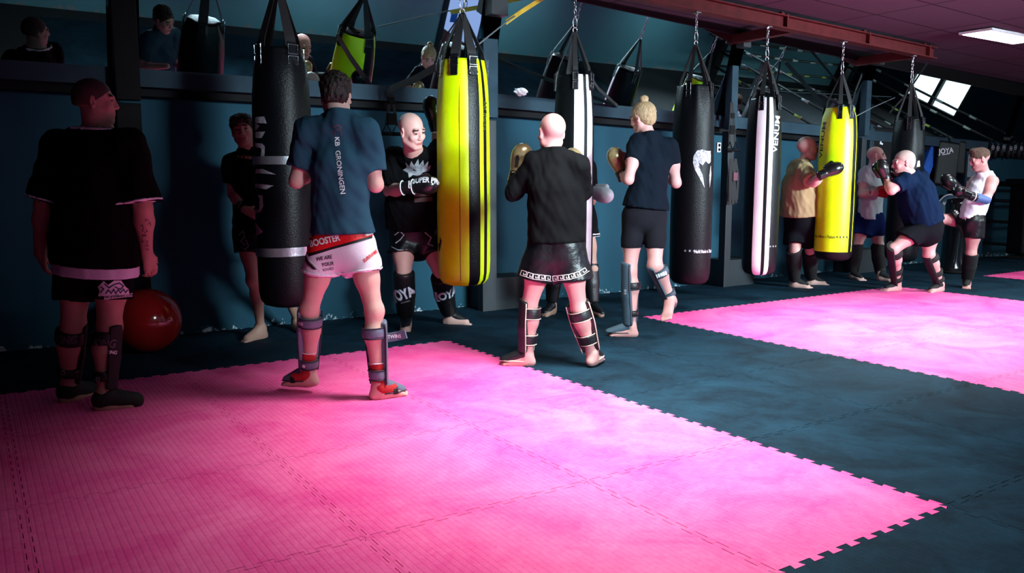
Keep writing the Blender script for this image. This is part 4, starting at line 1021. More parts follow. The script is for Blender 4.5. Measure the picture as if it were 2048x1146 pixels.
# cloth and gear colours
def cloth(name, rgb, **k): return mat(name, rgb, k.pop('rough', .85), var=k.pop('var', .08), bump=.35, bscale=260, spec=.06, **k)
TEE_BLACK = cloth('black_cotton', (11, 12, 15)); TEE_SLATE = cloth('slate_tee', (40, 72, 90)); TEE_NAVY = cloth('navy_tee', (10, 27, 52)); TEE_WOMAN = cloth('dark_navy_tee', (12, 20, 30))
TEE_TAN = cloth('tan_tee', (152, 132, 98)); TEE_GREY = cloth('pale_grey_tee', (176, 190, 192)); TANK = cloth('white_tank', (226, 222, 236))
SH_BLACK = mat('black_satin', (12, 12, 17), .36, var=.3, scale=14, bump=.5, bscale=24, spec=.3); SH_DARK = cloth('black_shorts', (16, 17, 22)); SH_NAVY = cloth('navy_shorts', (14, 30, 74)); TIGHTS = cloth('black_tights', (26, 26, 32))
WHITEC = cloth('white_cloth', (214, 220, 232)); SATW = mat('white_satin', (226, 222, 236), .45, var=.04, bump=.4, bscale=300, sheen=.2)
GUARD = mat('black_guard', (18, 20, 23), .42, bump=.25, bscale=90); GUARDM = mat('matte_black_guard', (13, 13, 15), .75, bump=.3, bscale=120)
GUARDG = mat('grey_guard', (92, 104, 124), .42, var=.05); GUARDS = mat('slate_guard', (62, 84, 98), .5, var=.05)
BEIGE = mat('beige_binding', (186, 168, 156), .6); STRAPD = mat('dark_strap', (28, 34, 46), .6)
HAIRD = mat('dark_hair', (36, 28, 26), .6, bump=.6, bscale=140); HAIRB = mat('brown_hair', (84, 62, 48), .6, bump=.6, bscale=160, stretch=(4, 4, 1)); HAIRF = mat('fair_hair', (166, 138, 104), .5, bump=.7, bscale=120, var=.35, scale=60, stretch=(3, 3, .6))
STUB = mat('cropped_hair', (62, 46, 42), .7, bump=.5, bscale=400); STUBL = mat('grey_cropped_hair', (176, 150, 142), .7, bump=.4, bscale=400)
GL_BLACK = mat('black_glove', (16, 17, 19), .28, bump=.12, bscale=50, coat=.3); GL_GOLD = mat('gold_glove', (150, 132, 96), .3, metal=.45, bump=.15, bscale=40); GL_GREY = mat('grey_glove', (200, 208, 214), .4); GL_RED = mat('red_glove', (196, 30, 34), .35)

# 1 ---- heavy man in the dark, black tee with white edges
D = 4.55
J = JD(D, head=(192, 204, 0), neck=(197, 258, 0), shL=(116, 300, 0), shR=(262, 299, -.04), elL=(88, 408, -.02), wrL=(80, 505, .08), elR=(286, 415, -.06), wrR=(293, 505, .02), hipL=(155, 508), hipR=(226, 508), knL=(146, 650, -.02), knR=(218, 655, -.06), pel=(190, 495))
J['anL'] = atZ(137, 772, .085); J['anR'] = atZ(210, 788, .085)
p1 = Person('heavy man from behind in a black tee with white sleeve edges, hands down', J, ddir(15), ddir(72, -.03), skin=SKIND, b=1.16, torso=(.165, .165, .165), depth=1.35, footL=ddir(15), footR=ddir(62), g=1.08, toes=(), hands={'R': (ddir(20, -3.5), ddir(-60), 1.05, 1, .55), 'L': (ddir(20, -3.5), ddir(60), 1.05, -1, .5)}, neck=.066, leg=.95, hs=1.02)
o = p1.shirt(TEE_BLACK, atD(190, 527, D), sleeve=.92, nk=J['neck']+EZ*.01, loose=.034, flare=.03, amp=.006, dep=1.3)
for q in 'LR':
    e = J['sh'+q]+(J['el'+q]-J['sh'+q])*.92; n = unit(J['el'+q]-J['sh'+q]); p1.slab_trim(p1.shirtP, e-n*.008, n, .013, .14, WHITE, o, 'sleeve_edge')
p1.slab_trim(p1.shirtP, J['neck']+EZ*.0, unit(unit(J['head']-J['neck'])+2.2*p1.spine), .016, .14, WHITE, o, 'collar')
p1.shirt(WHITEC, atD(190, 548, D), sleeve=.3, loose=.02, flare=.03, amp=.003, name='undershirt', seed=9, dep=1.3, topcut=.06)
sh = p1.shorts(SH_DARK, {'L': .63, 'R': .6}, loose=.026, flare=.008, top=.05)
p1.cap_hair(STUB, .003, .055, -.02, amp=.0006)
for q in 'LR':
    g = p1.shin(q, GUARDM, GUARD, straps=((.06, .26), (.66, .8)), trim=None, foot=True, th=.02, top=-.02, sw=.013, boot=True)
    x, y = {'L': (130, 690), 'R': (208, 697)}[q]
    ch = [c for c in g.children if c.name.startswith('strap')]
    print_text('KING', x, y-9, D, 15, -4, mat('dim_print', (70, 70, 74), .5), g, ch+[g], bold=.03, wide=.72, shear=.2)
    print_text('PRO BOXING', x, y+8 if q == 'L' else y+7, D, 6, -4, WHITE, g, ch+[g], bold=.03, wide=.78, shear=.2)
    x, y = {'L': (127, 747), 'R': (196, 759)}[q]
    print_text('Θ', x, y, D, 8, 0, GREYP, g, ch+[g], name='badge')
T = [sh]
print_polys([[(195, 598), (200, 582), (196, 574), (208, 562), (216, 570), (228, 561), (242, 561), (250, 573), (256, 578), (258, 588), (270, 583), (272, 592), (197, 600)]], WHITE, sh, T, 'logo_backing')
print_polys(pline([(202, 585), (208, 578), (203, 574)], 2.2)+pline([(210, 568), (218, 576), (228, 569), (238, 566), (246, 572), (240, 579), (230, 574)], 2.4)+pline([(212, 587), (217, 580), (222, 587), (227, 579), (231, 587), (236, 579), (240, 586), (246, 578), (250, 585), (254, 580)], 2.2), mat('blue_print', (30, 58, 96), .6), sh, T, 'logo', off=.005)
print_text('www.yokkao.com', 233, 592, D, 6, 5, BLACKPR, sh, T, off=.006, wide=1.0, bold=.015)
TAT = mat('tattoo_ink', (70, 58, 62), .6)
rr = random.Random(5); pl = []
for k in range(11):
    x, y = 281+rr.random()*16, 440+k*5.2+rr.random()*4; a = rr.random()*6; pl += pline([(x, y), (x+5*cos(a), y+5*sin(a)), (x+6*cos(a+1.3), y+6*sin(a+1.3))], 1.4)
print_polys(pl, TAT, p1.body, [p1.body], 'tattoo', off=.0012, step=3)

# 2 ---- young man behind the plain bag
D = 6.35
J = JD(D, head=(486, 262, -.05), neck=(494, 303, 0), shL=(461, 330, 0), shR=(538, 327, .05), elL=(466, 388, -.02), wrL=(489, 419, -.16), elR=(552, 385, 0), wrR=(530, 425, -.16), hipL=(493, 462), hipR=(530, 462), knL=(507, 560, -.06), knR=(566, 560, .1), pel=(510, 450))
J['anL'] = atZ(521, 655, .085); J['anR'] = atZ(594, 640, .085)
p2 = Person('young dark haired man in a black tee, barefoot, half hidden behind the plain black bag', J, ddir(165), ddir(168, -.02), hup=unit(EZ-CR*.16), skin=SKIND, b=.9, footL=ddir(-150), footR=ddir(150), g=1.08, hands={'L': (ddir(90, -.5), ddir(0), .95, 1, .7)}, toes=('L', 'R'), hs=1.0)
o = p2.shirt(TEE_BLACK, atD(510, 448, D), sleeve=.62, loose=.016, amp=.004)
print_text('KICKBOX', 496, 315, D, 5.5, -5, mat('copper_print', (170, 120, 100), .6), o, [o], bold=.02, wide=1.1)
o = p2.shorts(SH_BLACK, .42, loose=.03, flare=.03)
print_polys(pline([(478, 470), (486, 462), (490, 474), (482, 482), (490, 490)], 1.8)+pline([(492, 480), (497, 492), (490, 500), (483, 494)], 1.5)+pline([(474, 515), (486, 521), (505, 523)], 1.5), GREYP, o, [o], 'print')
e = J['wrL']; d = unit(J['wrL']-J['elL']); w = sdf_obj('wristband', [rc(e-d*.07, e-d*.005, .038, .034, k=.01, cap=[(e-d*.005, d), (e-d*.075, -d)])], .008, TEE_BLACK, p2.root)
print_text('FIGHT', 481, 405, D, 6, 80, GREYP, w, [w], bold=.02)
p2.hair([el(p2.hp(0, -.02, .05), (.088, .102, .084), p2.HF, .02)]+[el(p2.hp(.055*cos(a)*.9, .02+.055*sin(a)*.8, .085+.012*sin(3*a)), (.03, .03, .026), p2.HF, .01) for a in np.linspace(-.6, 3.7, 7)]+[el(p2.hp(x, .078, .062+.01*cos(x*90)), (.018, .016, .022), p2.HF, .008) for x in (-.05, -.02, .015, .05)], HAIRD, [cutp(p2.hp(0, 0, -.05), -p2.HF[2]), cutp(p2.hp(0, .055, .035), unit(p2.HF[1]*.75-p2.HF[2]*.66))], amp=.004, fr=150)

# 3 ---- tall boxer in slate tee and white and red shorts
D = 4.72
J = JD(D, head=(673, 197, .03), neck=(675, 232, -.01), shL=(613, 268, 0), shR=(738, 270, 0), elL=(593, 362, .0), wrL=(640, 330, .26), elR=(752, 370, .02), wrR=(712, 345, .27), hipL=(650, 492), hipR=(720, 492), knL=(619, 620, .02), knR=(748, 622, -.04), pel=(685, 480))
J['anL'] = atZ(617, 742, .13); J['anR'] = atZ(758, 768, .085)
p3 = Person('tall curly haired boxer from behind in a slate tee and white and red shorts', J, ddir(0), ddir(3, -.25), hup=unit(EZ+EF*.22), skin=SKIN, b=.98, footL=unit(ddir(-78)-EZ*.05), footR=ddir(58), g=1.0, depth=1.5, torso=(.152, .135, .14), leg=.93, hs=1.0)
o = p3.shirt(TEE_SLATE, atD(685, 467, D), sleeve=.72, loose=.02, flare=.03, amp=.006, dep=1.35)
LW = mat('white_lettering', (224, 232, 236), .5)
print_text('KB', 674, 283, D, 9, -87, LW, o, [o], bold=.02, wide=1.25, depth=.3)
print_text('GRONINGEN', 680, 345, D, 9.5, -84, LW, o, [o], bold=.015, wide=1.08, spacing=1.0, depth=.3)
print_polys(pline([(668, 254), (675, 250), (682, 254), (679, 259), (672, 259)], 2)+pline([(669, 262), (669, 270)], 1.6)+pline([(682, 262), (682, 270)], 1.6), mat('dull_red_print', (84, 52, 60), .6), o, [o], 'crest')
sh = p3.shorts(SATW, {'L': .43, 'R': .40}, loose=.024, flare=.008, top=.12, amp=.004)
RED = mat('red_satin', (206, 22, 30), .4, bump=.3, bscale=120)
T = [sh]
for q, x0, x1 in (('L', 605, 672), ('R', 696, 768)):
    e = J['hip'+q]+(J['kn'+q]-J['hip'+q])*{'L': .43, 'R': .40}[q]
    p3.slab_trim(p3.shortP, e+EZ*.012, unit(J['kn'+q]-J['hip'+q])*.8-EZ*.4, .014, .2, WHITE, sh, 'hem', e=.004)
print_polys([[(614, 473), (640, 466), (752, 464), (752, 474), (690, 492), (660, 500), (616, 514), (611, 495)]], BLACKPR, sh, T, 'dark_border', off=.003, step=4)
print_polys([[(616, 480), (636, 466), (748, 464), (747, 471), (685, 488), (655, 496), (613, 508), (612, 494)]], RED, sh, T, 'red_panel', off=.006, step=4)
print_text('BOOSTER', 650, 482, D, 12.5, 13, LW, sh, T, off=.009, bold=.03, wide=.8, depth=.25)
print_polys([[(728, 471), (735, 467), (745, 465), (744, 469), (733, 473)]], LW, sh, T, 'small_logo', off=.009)
print_text('WE ARE', 648, 516, D, 7.5, 10, BLACKPR, sh, T, off=.0045, bold=.02, shear=.25, wide=.85, depth=.25)
print_text('YOUR', 655, 528, D, 7.5, 8, BLACKPR, sh, T, off=.0045, bold=.02, shear=.25, wide=.85, depth=.25)
print_text('SQUAD', 656, 538, D, 5.5, 6, BLACKPR, sh, T, off=.0045, bold=.01, shear=.25, wide=.85, depth=.25)
print_text('SURINAME', 741, 512, D, 7, 42, RED, sh, T, off=.0045, bold=.03, shear=.2, wide=.8, depth=.25)
dots = []
rr = random.Random(2)
for k in range(30):
    t = k/29; x = 754+13*min(1, t*1.6)-max(0, t-.6)*62; y = 482+58*min(1, t*1.3)+(t > .77)*(t-.77)*10
    for j in range(2): xx = x-3+j*4+rr.random(); yy = y-j*3; dots.append([(xx, yy), (xx+1.6, yy+.4), (xx+1.4, yy+2), (xx-.2, yy+1.6)])
print_polys(dots, BLACKPR, sh, T, 'dots', step=40)
print_polys(pline([(615, 470), (611, 482), (612, 500), (620, 520), (640, 541)], 2.6), WHITE, sh, T, 'side_piping', off=.006)
print_polys([[(608, 514), (611, 512), (622, 528), (634, 540), (626, 538), (614, 528)]], BLACKPR, sh, T, 'mesh_panel', off=.004)
F = p3.HF
p3.hair([el(p3.hp(0, -.02, .045), (.084, .106, .09), F, .02), el(p3.hp(0, -.055, -.01), (.068, .055, .05), F, .03)]+[el(p3.hp(.075*sin(a)*cos(b_), -.03-.085*cos(a)*cos(b_), .045+.085*sin(b_)), (.018, .018, .018), F, .008) for b_ in (.3, .6, .9, 1.3) for a in np.linspace(-1.7, 1.7, 9)], mat('dark_curly_hair', (28, 21, 18), .6, bump=.8, bscale=90), [cutp(p3.hp(0, 0, -.045), -F[2]), cutp(p3.hp(0, .05, .03), unit(F[1]*.8-F[2]*.5))], amp=.004, fr=190)
TIE = {'L': ((.10, .24), (.80, .93)), 'R': ((.22, .36), (.80, .93))}
SOCK = mat('red_ankle_wrap', (168, 30, 34), .8, bump=.3)
for q in 'LR':
    g = p3.shin(q, GUARDG, GUARDG, straps=TIE[q], trim=STRAPD, th=.024, top=.02 if q == 'L' else .16, bot=1.0, sw=.014, instep=.15, back=-.005, fw=ddir(-40) if q == 'L' else ddir(30))
    A, K = J['an'+q], J['kn'+q]; ax = unit(A-K); d = unit(p3.fd[q]); up = unit(p3.fu[q]-d*(p3.fu[q]@d))
    P = [rc(A-ax*.12, A-ax*.0, .046, .042, k=.01, cap=[(A-ax*.11, -ax)]), rc(A-up*.025+d*.01, A-up*.042+d*.09, .052, .045, k=.02, cap=[(A+d*.1, d)]), cutp(A-up*.075, -up), cutp(A-d*.035-up*.02, -unit(d+up*1.2))]
    P[0] = rc(A-ax*.13, A, .044, .042, k=.01, cap=[(A-ax*.125, -ax)])
    so = sdf_obj('ankle_support', P, .0065, SOCK, p3.root)
    b = MB(); c0 = A-ax*.125; u = unit(np.cross(ax, [1, 0, 0])); w = np.cross(ax, u); b.tube([c0+(u*cos(a)+w*sin(a))*.0435 for a in np.linspace(0, 2*pi, 25)[:-1]], .003, 6, close=True); b.build('white_edge', WHITE, so, True)
    c0 = A+d*.085-up*.045; b = MB(); b.ribbon([c0+(np.cross(d, up)*cos(a)*.047+up*sin(a)*.036) for a in np.linspace(-.5, pi+.5, 15)], .028, .005, d); b.build('toe_strap', GUARDM, g)
# loose strap end sticking out to the side
A0 = atD(778, 674, D-.02); B0 = atD(812, 668, D-.02)
b = MB(); b.ribbon([atD(772, 676, D), atD(795, 672, D), B0], .052, .01, EZ); o = b.build('loose_strap_end', GUARDG, [c for c in p3.root.children if c.name.startswith('shin_guard')][-1])
print_text('TWINS', 789, 673, D, 7, 5, WHITE, o, [o], off=.003, bold=.03, wide=.9)
print_text('TWINS', 599, 647, D, 6, -6, WHITE, o, [c for c in p3.root.children_recursive if c.name.startswith('strap')], bold=.03, wide=.8)
for x, y in ((608, 733), (772, 751)):
    print_text('●', x, y, D, 6, 0, WHITE, o, [c for c in p3.root.children_recursive if c.name.startswith('strap')], name='badge')

# 4 ---- stocky man with the printed glove, behind the first yellow bag
D = 6.85
J = JD(D, head=(824, 262, -.42), neck=(828, 303, -.22), shL=(786, 320, -.1), shR=(868, 318, -.05), elL=(779, 382, -.1), wrL=(822, 374, -.42), elR=(880, 292, .14), wrR=(869, 246, .02), hipL=(806, 468, 0), hipR=(858, 468, .1), knL=(808, 556, -.1), knR=(886, 560, -.02), pel=(830, 455, 0))
J['anL'] = atZ(812, 637, .085); J['anR'] = atZ(899, 628, .085)
p4 = Person('stocky bald man in a black printed tee behind the large neon yellow bag', J, ddir(160), ddir(132, -.45), hup=unit(EZ-EF*.35+CR*.1), skin=SKIN, b=1.16, footL=ddir(175), footR=ddir(100), g=1.1, torso=(.17, .175, .165), depth=1.25, toes=('R',), neck=.07, leg=.95, hs=1.14)
o = p4.shirt(TEE_BLACK, atD(825, 455, D), sleeve=.8, loose=.03, flare=.02, amp=.006)
print_polys([[(806, 340), (814, 334), (811, 324), (819, 332), (823, 322), (828, 331), (836, 318), (838, 330), (846, 320), (848, 331), (856, 322), (855, 334), (862, 330), (858, 342), (846, 345), (838, 352), (826, 350), (818, 356), (816, 346)]], GREYP, o, [o], 'graphic')
print_polys([[(828, 385), (862, 382), (862, 391), (829, 394)], [(828, 397), (864, 393), (865, 402), (829, 405)]], mat('dim_brown_print', (70, 52, 46), .7), o, [o], 'graphic')
o = p4.shorts(SH_BLACK, .42, loose=.035, flare=.03)
print_polys(pline([(790, 470), (800, 462), (808, 470), (800, 480), (792, 486)], 2)+pline([(850, 465), (862, 475), (856, 488), (866, 492)], 2)+pline([(784, 494), (796, 500), (806, 500)], 1.3), GREYP, o, [o], 'print')
g = p4.glove('L', GL_BLACK, cuff=GL_BLACK, d=unit(CR*.92+EZ*.1-EF*.25), s_=1.12, thumb=EZ, trim=WHITE)
print_text('SUPER PRO', 855, 360, D, 12, -3, WHITE, g, [g], bold=.035, wide=.72, depth=.2)
print_polys([[(817, 362), (820, 362), (823, 378), (817, 376)], [(820, 362), (826, 356), (829, 356), (822, 365)]], WHITE, g, [g, g.children[0]], 'trim')
p4.glove('R', GL_BLACK, d=unit(EZ-CR*.25), s_=1.1)
for q in 'LR':
    g = p4.shin(q, GUARD, GUARD, straps=(), full=True, th=.026, top=-.12, bot=.9, foot=True)
    x, y, a, sz = {'L': (806, 590, 18, 23), 'R': (895, 591, 10, 22)}[q]
    print_text('JOYA', x, y, D, sz, a, mat('pale_blue_print', (150, 196, 220), .5), g, [g], bold=.06, wide=.62, depth=.14)
    print_text('JOYA', x, y, D, sz, a, WHITE, g, [g], bold=.02, wide=.62, off=.0045, depth=.14)
print_polys(strokes(802, 606, 820, 601, 7, 2.5), GREYP, g, [c for c in p4.root.children if c.name.startswith('shin_guard')], 'small_print')

# 5 ---- bald man in black long sleeves
D = 5.5
J = JD(D, head=(1103, 266, .02), neck=(1106, 305, .0), shL=(1065, 327, .02), shR=(1158, 330, -.04), elL=(1028, 385, .06), wrL=(1033, 352, .2), elR=(1167, 385, .06), wrR=(1150, 350, .3), hipL=(1087, 500), hipR=(1138, 500), knL=(1058, 612, .03), knR=(1158, 615, -.02), pel=(1112, 490))
J['anL'] = atZ(1054, 706, .085); J['anR'] = atZ(1184, 704, .1)
p5 = Person('bald man from behind in black long sleeves and shorts with light key pattern hem', J, ddir(-8), ddir(-22, -.08), skin=SKINP, b=1.04, footL=ddir(-84), footR=unit(ddir(25)), upR=EZ, g=1.0, depth=1.4, torso=(.165, .15, .15), leg=.93, hs=1.08, toes=('L', 'R'))
LONGM = cloth('black_long_sleeve', (8, 9, 11))
o = p5.shirt(LONGM, atD(1112, 484, D), longs=True, loose=.02, flare=.01, amp=.006, dep=1.3)
sh = p5.shorts(SH_BLACK, {'L': .52, 'R': .52}, loose=.038, flare=.035, amp=.007)
def key(x0, y0, x1, y1, n, h):
    out = []; a = np.array([x0, y0], float); e = np.array([x1, y1], float); t = unit(e-a); L = np.linalg.norm(e-a)/n; u = np.array([t[1], -t[0]])
    for k in range(n):
        o_ = a+t*L*k; P = lambda x, y: tuple(o_+t*x*L+u*y*h)
        out += pline([P(0, 0), P(0, 1), P(.8, 1), P(.8, .3), P(.42, .3), P(.42, .62)], 1.25)+pline([P(0, 0), P(1, 0)], 1.0)
    return out
T = [sh]; KM = mat('cream_print', (206, 200, 200), .6)
print_polys(key(1041, 550, 1066, 558, 2, 10)+key(1066, 558, 1102, 562, 3, 10)+key(1106, 562, 1140, 559, 3, 10)+key(1140, 559, 1163, 552, 2, 10)+key(1163, 552, 1178, 542, 1, 10), KM, sh, T, 'key_pattern', step=5)
g = p5.glove('L', GL_GOLD, cuff=GL_BLACK, d=unit(EZ*.93+EF*.28+CR*.25), s_=1.15, thumb=CR)
print_polys([[(1032, 312), (1037, 309), (1039, 318), (1036, 334), (1030, 334)]], BLACKPR, g, [g], 'dark_panel')
print_polys(pline([(1035, 340), (1030, 352)], 1.8)+pline([(1017, 346), (1029, 344)], 1.5)+pline([(1015, 359), (1025, 354)], 1.5)+pline([(1034, 348), (1040, 350)], 1.5)+pline([(1028, 355), (1023, 363)], 1.3), mat('gold_print', (176, 158, 120), .4), g, [g, g.children[0]], 'print')
p5.glove('R', GL_GOLD, cuff=GL_BLACK, d=EZ*.8+EF*.6, s_=1.1)
for q in 'LR':
    p5.shin(q, GUARD, GUARD, straps=((.03, .25) if q == 'L' else (.06, .26), (.60, .80)), trim=BEIGE, th=.026, top=-.1, bot=.97, sw=.014, instep=.17, back=-.02, fw=ddir(-62) if q == 'L' else ddir(20))

# 6 ---- partner hidden behind the first striped bag
D = 7.75
J = JD(D, head=(1160, 282, -.1), neck=(1152, 318, 0), shL=(1120, 336, 0), shR=(1176, 338, 0), elL=(1112, 400, 0), wrL=(1140, 380, -.3), elR=(1182, 402, -.02), wrR=(1180, 383, -.2), hipL=(1132, 452), hipR=(1170, 452), knL=(1106, 540, -.05), knR=(1183, 538, -.05), pel=(1150, 440))
J['anL'] = atZ(1104, 610, .085); J['anR'] = atZ(1186, 612, .085)
p6 = Person('partner with a pale grey glove almost hidden behind the wide striped bag', J, ddir(178), ddir(165, -.1), skin=SKIND, b=1.0, footL=ddir(-150), footR=ddir(150), toes=('L',), h=.013)
o = p6.shirt(TEE_BLACK, atD(1150, 466, D), sleeve=.6, loose=.026, flare=.03)
o = p6.shorts(SH_DARK, .26, loose=.035, flare=.03)
for dz in (0, .025): p6.slab_trim(p6.shortP, J['hipR']+(J['knR']-J['hipR'])*.24+EZ*dz, EZ, .012, .2, WHITE, o, 'hem_stripe', e=.004)
p6.glove('R', GL_GREY, d=unit(CR*.75-EZ*.2-EF*.5), s_=1.15, thumb=EZ); p6.glove('L', GL_GREY)
for q in 'LR': p6.shin(q, GUARD, GUARD, full=True, straps=(), top=-.1, bot=.9)

# 7 ---- woman with a hair bun
D = 6.62
J = JD(D, head=(1284, 236, .05), neck=(1301, 272, 0), shL=(1272, 291, -.02), shR=(1342, 300, .02), elL=(1257, 359, -.12), wrL=(1243, 346, .1), elR=(1352, 366, .02), wrR=(1335, 345, .25), hipL=(1267, 432), hipR=(1310, 432), knL=(1260, 540, -.02), knR=(1310, 530, -.12), anR=(1343, 603, -.02), pel=(1288, 425))
J['anL'] = atZ(1262, 652, .085)
p7 = Person('woman with fair hair bun, dark tee and black tights, one foot lifted', J, ddir(-18), ddir(-48, -.32), hup=unit(EZ-CR*.22+EF*.1), skin=SKINP, b=.97, torso=(.14, .13, .165), depth=1.35, footL=ddir(-82), footR=unit(-EZ*.82+ddir(-150)*.35), upR=unit(ddir(25)+EZ*.2), g=1.0, male=False, neck=.05, arm=1.0, leg=1.02, hs=.98)
o = p7.shirt(TEE_WOMAN, atD(1288, 416, D), sleeve=.45, loose=.016, flare=.02, amp=.005, dep=1.25)
sh = p7.shorts(TIGHTS, .66, loose=.008, flare=.0, amp=.0006, hemn=None, top=.2, fit=.009)
H = p7.HF; hp = p7.hp
p7.hair([el(hp(0, -.025, .035), (.084, .104, .092), H, .02), el(hp(0, -.06, -.03), (.062, .05, .05), H, .03), el(hp(0, -.055, .14), (.034, .034, .03), H, .012), rc(hp(.05, .06, .0), hp(.056, .075, -.07), .016, .006, k=.02), rc(hp(-.05, .06, .0), hp(-.06, .08, -.08), .018, .006, k=.02), rc(hp(-.02, -.085, -.03), hp(-.02, -.085, -.065), .014, .005)], HAIRF, [cutp(hp(0, 0, -.095), -H[2]), cutp(hp(0, .062, .02), unit(H[1]*.85-H[2]*.3))], amp=.0022, fr=260)
for k in range(1): pass
for q, gg in (('L', unit(EZ*.9+EF*.1-CR*.35)), ('R', None)): p7.glove(q, GL_GOLD, cuff=mat('dark_brown_cuff', (44, 38, 34), .4), d=gg, s_=1.08, thumb=CR)
g = p7.shin('L', GUARDS, GUARD, straps=((.22, .34), (.72, .82)), th=.03, top=-.12, bot=.98, instep=.19, trim=STRAPD, fw=ddir(-58), back=-.03)
print_polys(strokes(1251, 579, 1251, 590, 3, 5), GREYP, g, [g], 'small_print')
g = p7.shin('R', GUARDS, GUARDS, straps=((.10, .26), (.72, .84)), th=.024, top=-.02, bot=.95, instep=.1, trim=STRAPD, fw=ddir(-70))
print_polys(strokes(1312, 553, 1334, 545, 5, 8), WHITE, g, [c for c in g.children if c.name.startswith('strap')]+[g], 'small_print')

# 8 ---- man in the tan shirt
D = 9.45
J = JD(D, head=(1616, 297, 0), neck=(1604, 324, 0), shL=(1592, 340, .12), shR=(1608, 342, -.18), elL=(1608, 385, .2), wrL=(1640, 372, .1), elR=(1627, 366, -.36), wrR=(1648, 348, -.5), hipL=(1592, 438, .1), hipR=(1612, 438, -.06), knL=(1590, 502, -.05), knR=(1622, 504, .1), pel=(1600, 430))
J['anL'] = atZ(1589, 560, .085); J['anR'] = atZ(1622, 555, .085)
p8 = Person('bald man in a tan tee with one black glove on the yellow bag', J, ddir(95), ddir(92, -.15), skin=SKIN, b=1.12, footL=ddir(120), footR=ddir(95), g=1.1, h=.013, hh=.0075, hs=1.14, torso=(.17, .165, .16), depth=1.15)
p8.shirt(TEE_TAN, atD(1600, 430, D), sleeve=.8, loose=.035, flare=.04, amp=.007, dep=1.1)
p8.shorts(SH_DARK, .78, loose=.035, flare=.02)
p8.glove('R', GL_BLACK, d=unit(CR*.9+EZ*.42), s_=1.12, thumb=EZ); p8.glove('L', GL_BLACK, s_=1.1)
for q in 'LR': p8.shin(q, GUARDM, GUARDM, full=True, straps=(), top=-.05, bot=.95, th=.024)

# 9 ---- holder in the pale tee with red glove
D = 10.5
J = JD(D, head=(1753, 313, -.05), neck=(1743, 337, 0), shL=(1729, 350, .0), shR=(1762, 350, .08), elL=(1723, 388, -.08), wrL=(1751, 385, -.22), elR=(1775, 385, -.05), wrR=(1778, 372, -.25), hipL=(1728, 440), hipR=(1750, 440), knL=(1714, 492, -.05), knR=(1757, 492, .05), pel=(1740, 432))
J['anL'] = atZ(1706, 545, .085); J['anR'] = atZ(1762, 548, .085)
p9 = Person('bald man in a pale grey tee and navy shorts with a red glove', J, ddir(140), ddir(118, -.15), skin=SKIN, b=1.08, footL=ddir(160), footR=ddir(150), g=1.05, h=.013, hh=.0075, hs=1.05, torso=(.16, .15, .15))
p9.shirt(TEE_GREY, atD(1740, 440, D), sleeve=.5, loose=.016, amp=.005)
p9.shorts(SH_NAVY, .55, loose=.035, flare=.03)
p9.glove('L', GL_RED, cuff=mat('white_red_cuff', (206, 170, 160), .5), d=CR, s_=1.1, thumb=EZ); p9.glove('R', GL_RED)
for q in 'LR': p9.shin(q, GUARDM, GUARD, full=True, straps=(), top=-.05, bot=.95, th=.022)

# 10 ---- boxer in dark blue, both feet on the pink mat
D = 9.15
J = JD(D, head=(1806, 326, -.05), neck=(1822, 350, 0), shL=(1806, 362, -.16), shR=(1840, 358, .15), elL=(1783, 381, -.2), wrL=(1772, 357, -.08), elR=(1800, 378, .15), wrR=(1778, 350, .1), hipL=(1843, 455, -.08), hipR=(1858, 455, .08), knL=(1787, 498, -.12), knR=(1858, 510, .05), pel=(1850, 448))
J['anL'] = atZ(1794, 566, .085); J['anR'] = atZ(1880, 568, .085)
p10 = Person('bald boxer in a dark blue tee leaning in to punch, feet on pink mats', J, ddir(-88, .05), ddir(-86, -.12), hup=unit(EZ-CR*.12), skin=SKINP, b=1.14, footL=ddir(-105), footR=ddir(-115), g=1.05, h=.012, hh=.007, hs=1.12, torso=(.175, .165, .155), depth=1.12, neck=.066, leg=.95)
p10.shirt(TEE_NAVY, atD(1850, 447, D), sleeve=.62, loose=.022, flare=.01, amp=.006, dep=1.1)
p10.shorts(SH_DARK, {'L': .55, 'R': .5}, loose=.035, flare=.03)
p10.cap_hair(STUBL, .002, .06, -.06, amp=.0004, h=.007)
p10.glove('L', GL_BLACK, d=unit(EZ*.75-CR*.3), s_=1.1, thumb=-CR); p10.glove('R', GL_BLACK, d=unit(EZ*.5-CR*.8), s_=1.1)
for q in 'LR': p10.shin(q, GUARDM, GUARDM, straps=((.04, .18), (.55, .68), (.8, .9)), th=.024, top=-.08 if q == 'L' else 0, bot=.97, fw=ddir(-80), sw=.014)

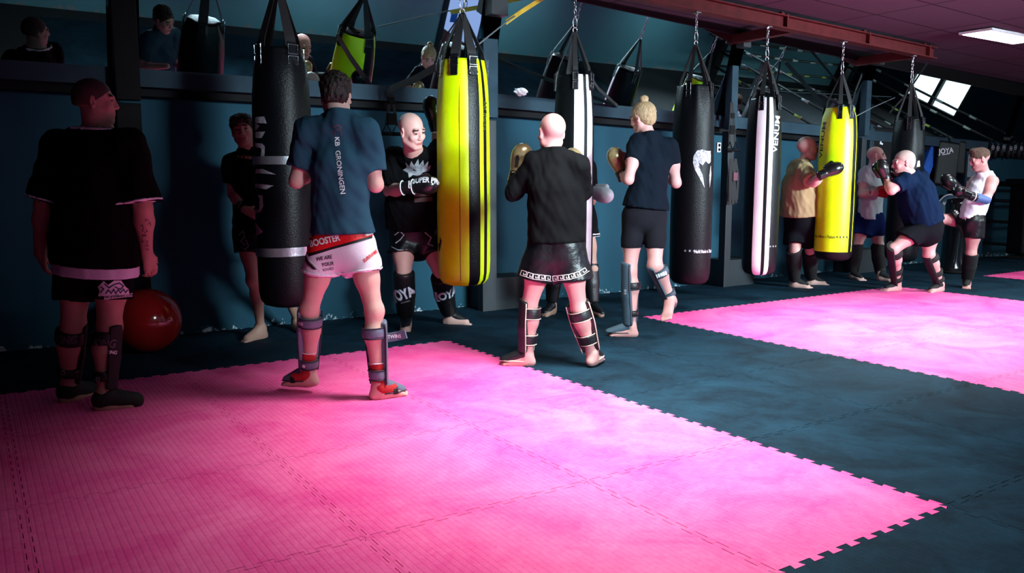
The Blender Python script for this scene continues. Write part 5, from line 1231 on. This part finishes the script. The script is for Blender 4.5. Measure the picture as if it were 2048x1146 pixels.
# 11 ---- kicking man in the white tank top
D = 9.6
J = JD(D, head=(1959, 319, -.02), neck=(1971, 347, 0), shL=(1950, 362, .16), shR=(1986, 362, -.14), elL=(1935, 392, .15), wrL=(1915, 376, .05), elR=(1972, 400, -.2), wrR=(1942, 392, -.22), hipL=(1930, 440, .08), hipR=(1950, 442, -.08), knL=(1882, 438, .15), anL=(1868, 462, .2), knR=(1942, 508, -.05), pel=(1942, 432))
J['anR'] = atZ(1934, 560, .085)
p11 = Person('brown haired man in a white tank top kicking with one knee raised', J, ddir(-70, .12), ddir(-82, -.35), hup=unit(EZ-CR*.3), skin=SKINP, b=1.02, footL=unit(ddir(-90)*.4-EZ*.9), upL=ddir(-90), footR=ddir(-150), g=1.05, h=.012, hh=.007, hs=1.05, torso=(.155, .135, .14), depth=1.25, leg=.97)
p11.shirt(TANK, atD(1940, 438, D)-EZ*.02, loose=.012, tank=True, amp=.005, hemn=unit(-p11.spine), flare=.01)
sh = p11.shorts(SH_BLACK, {'L': .5, 'R': .5}, loose=.028, flare=.02)
print_text('USA', 1926, 435, D, 6, -36, WHITE, sh, [sh], bold=.02); print_polys(strokes(1910, 420, 1918, 429, 3, 5), WHITE, sh, [sh], 'small_print')
F = p11.HF
p11.hair([el(p11.hp(0, -.015, .045), (.084, .104, .088), F, .02), el(p11.hp(0, .04, .11), (.055, .045, .03), F, .02)], HAIRB, [cutp(p11.hp(0, 0, -.01), unit(-F[2]-F[1]*.2)), cutp(p11.hp(0, .07, .045), unit(F[1]*.8-F[2]*.6))], amp=.002, fr=160)
g = p11.glove('L', GL_BLACK, d=unit(-CR*.55+EZ*.45), s_=1.15, thumb=-EZ)
print_polys([[(1906, 376), (1912, 368), (1912, 374), (1909, 377)]], WHITE, g, [g], 'logo')
p11.glove('R', GL_BLACK, d=unit(-CR*.9+EZ*.35), s_=1.1)
d = unit(J['wrR']-J['elR']); P = [rc(J['elR']+d*.0, J['elR']+d*.17, .052, .05, k=.01, cap=[(J['elR']+d*.17, d)])]
o = sdf_obj('elbow_pad', P, .009, mat('blue_grey_pad', (70, 92, 140), .5), p11.root)
b = MB(); c0 = J['elR']+d*.165; u = unit(np.cross(d, EZ)); w = np.cross(d, u); b.tube([c0+(u*cos(a)+w*sin(a))*.052 for a in np.linspace(0, 2*pi, 21)[:-1]], .006, 6, close=True); b.build('pad_edge', WHITE, o, True)
p11.shin('R', GUARDM, GUARDM, full=True, straps=(), top=0, bot=.95, th=.024, fw=ddir(-150)); p11.shin('L', GUARDM, GUARDM, full=True, straps=(), top=0, bot=.95, th=.02)

for i, (x, y, p, sp_) in enumerate(LAMPS):
    area('ceiling_lamp_light', (x, y, zc(x)-.05), 1.1, p, (1, 1, .97), sy=.5, spread=sp_)
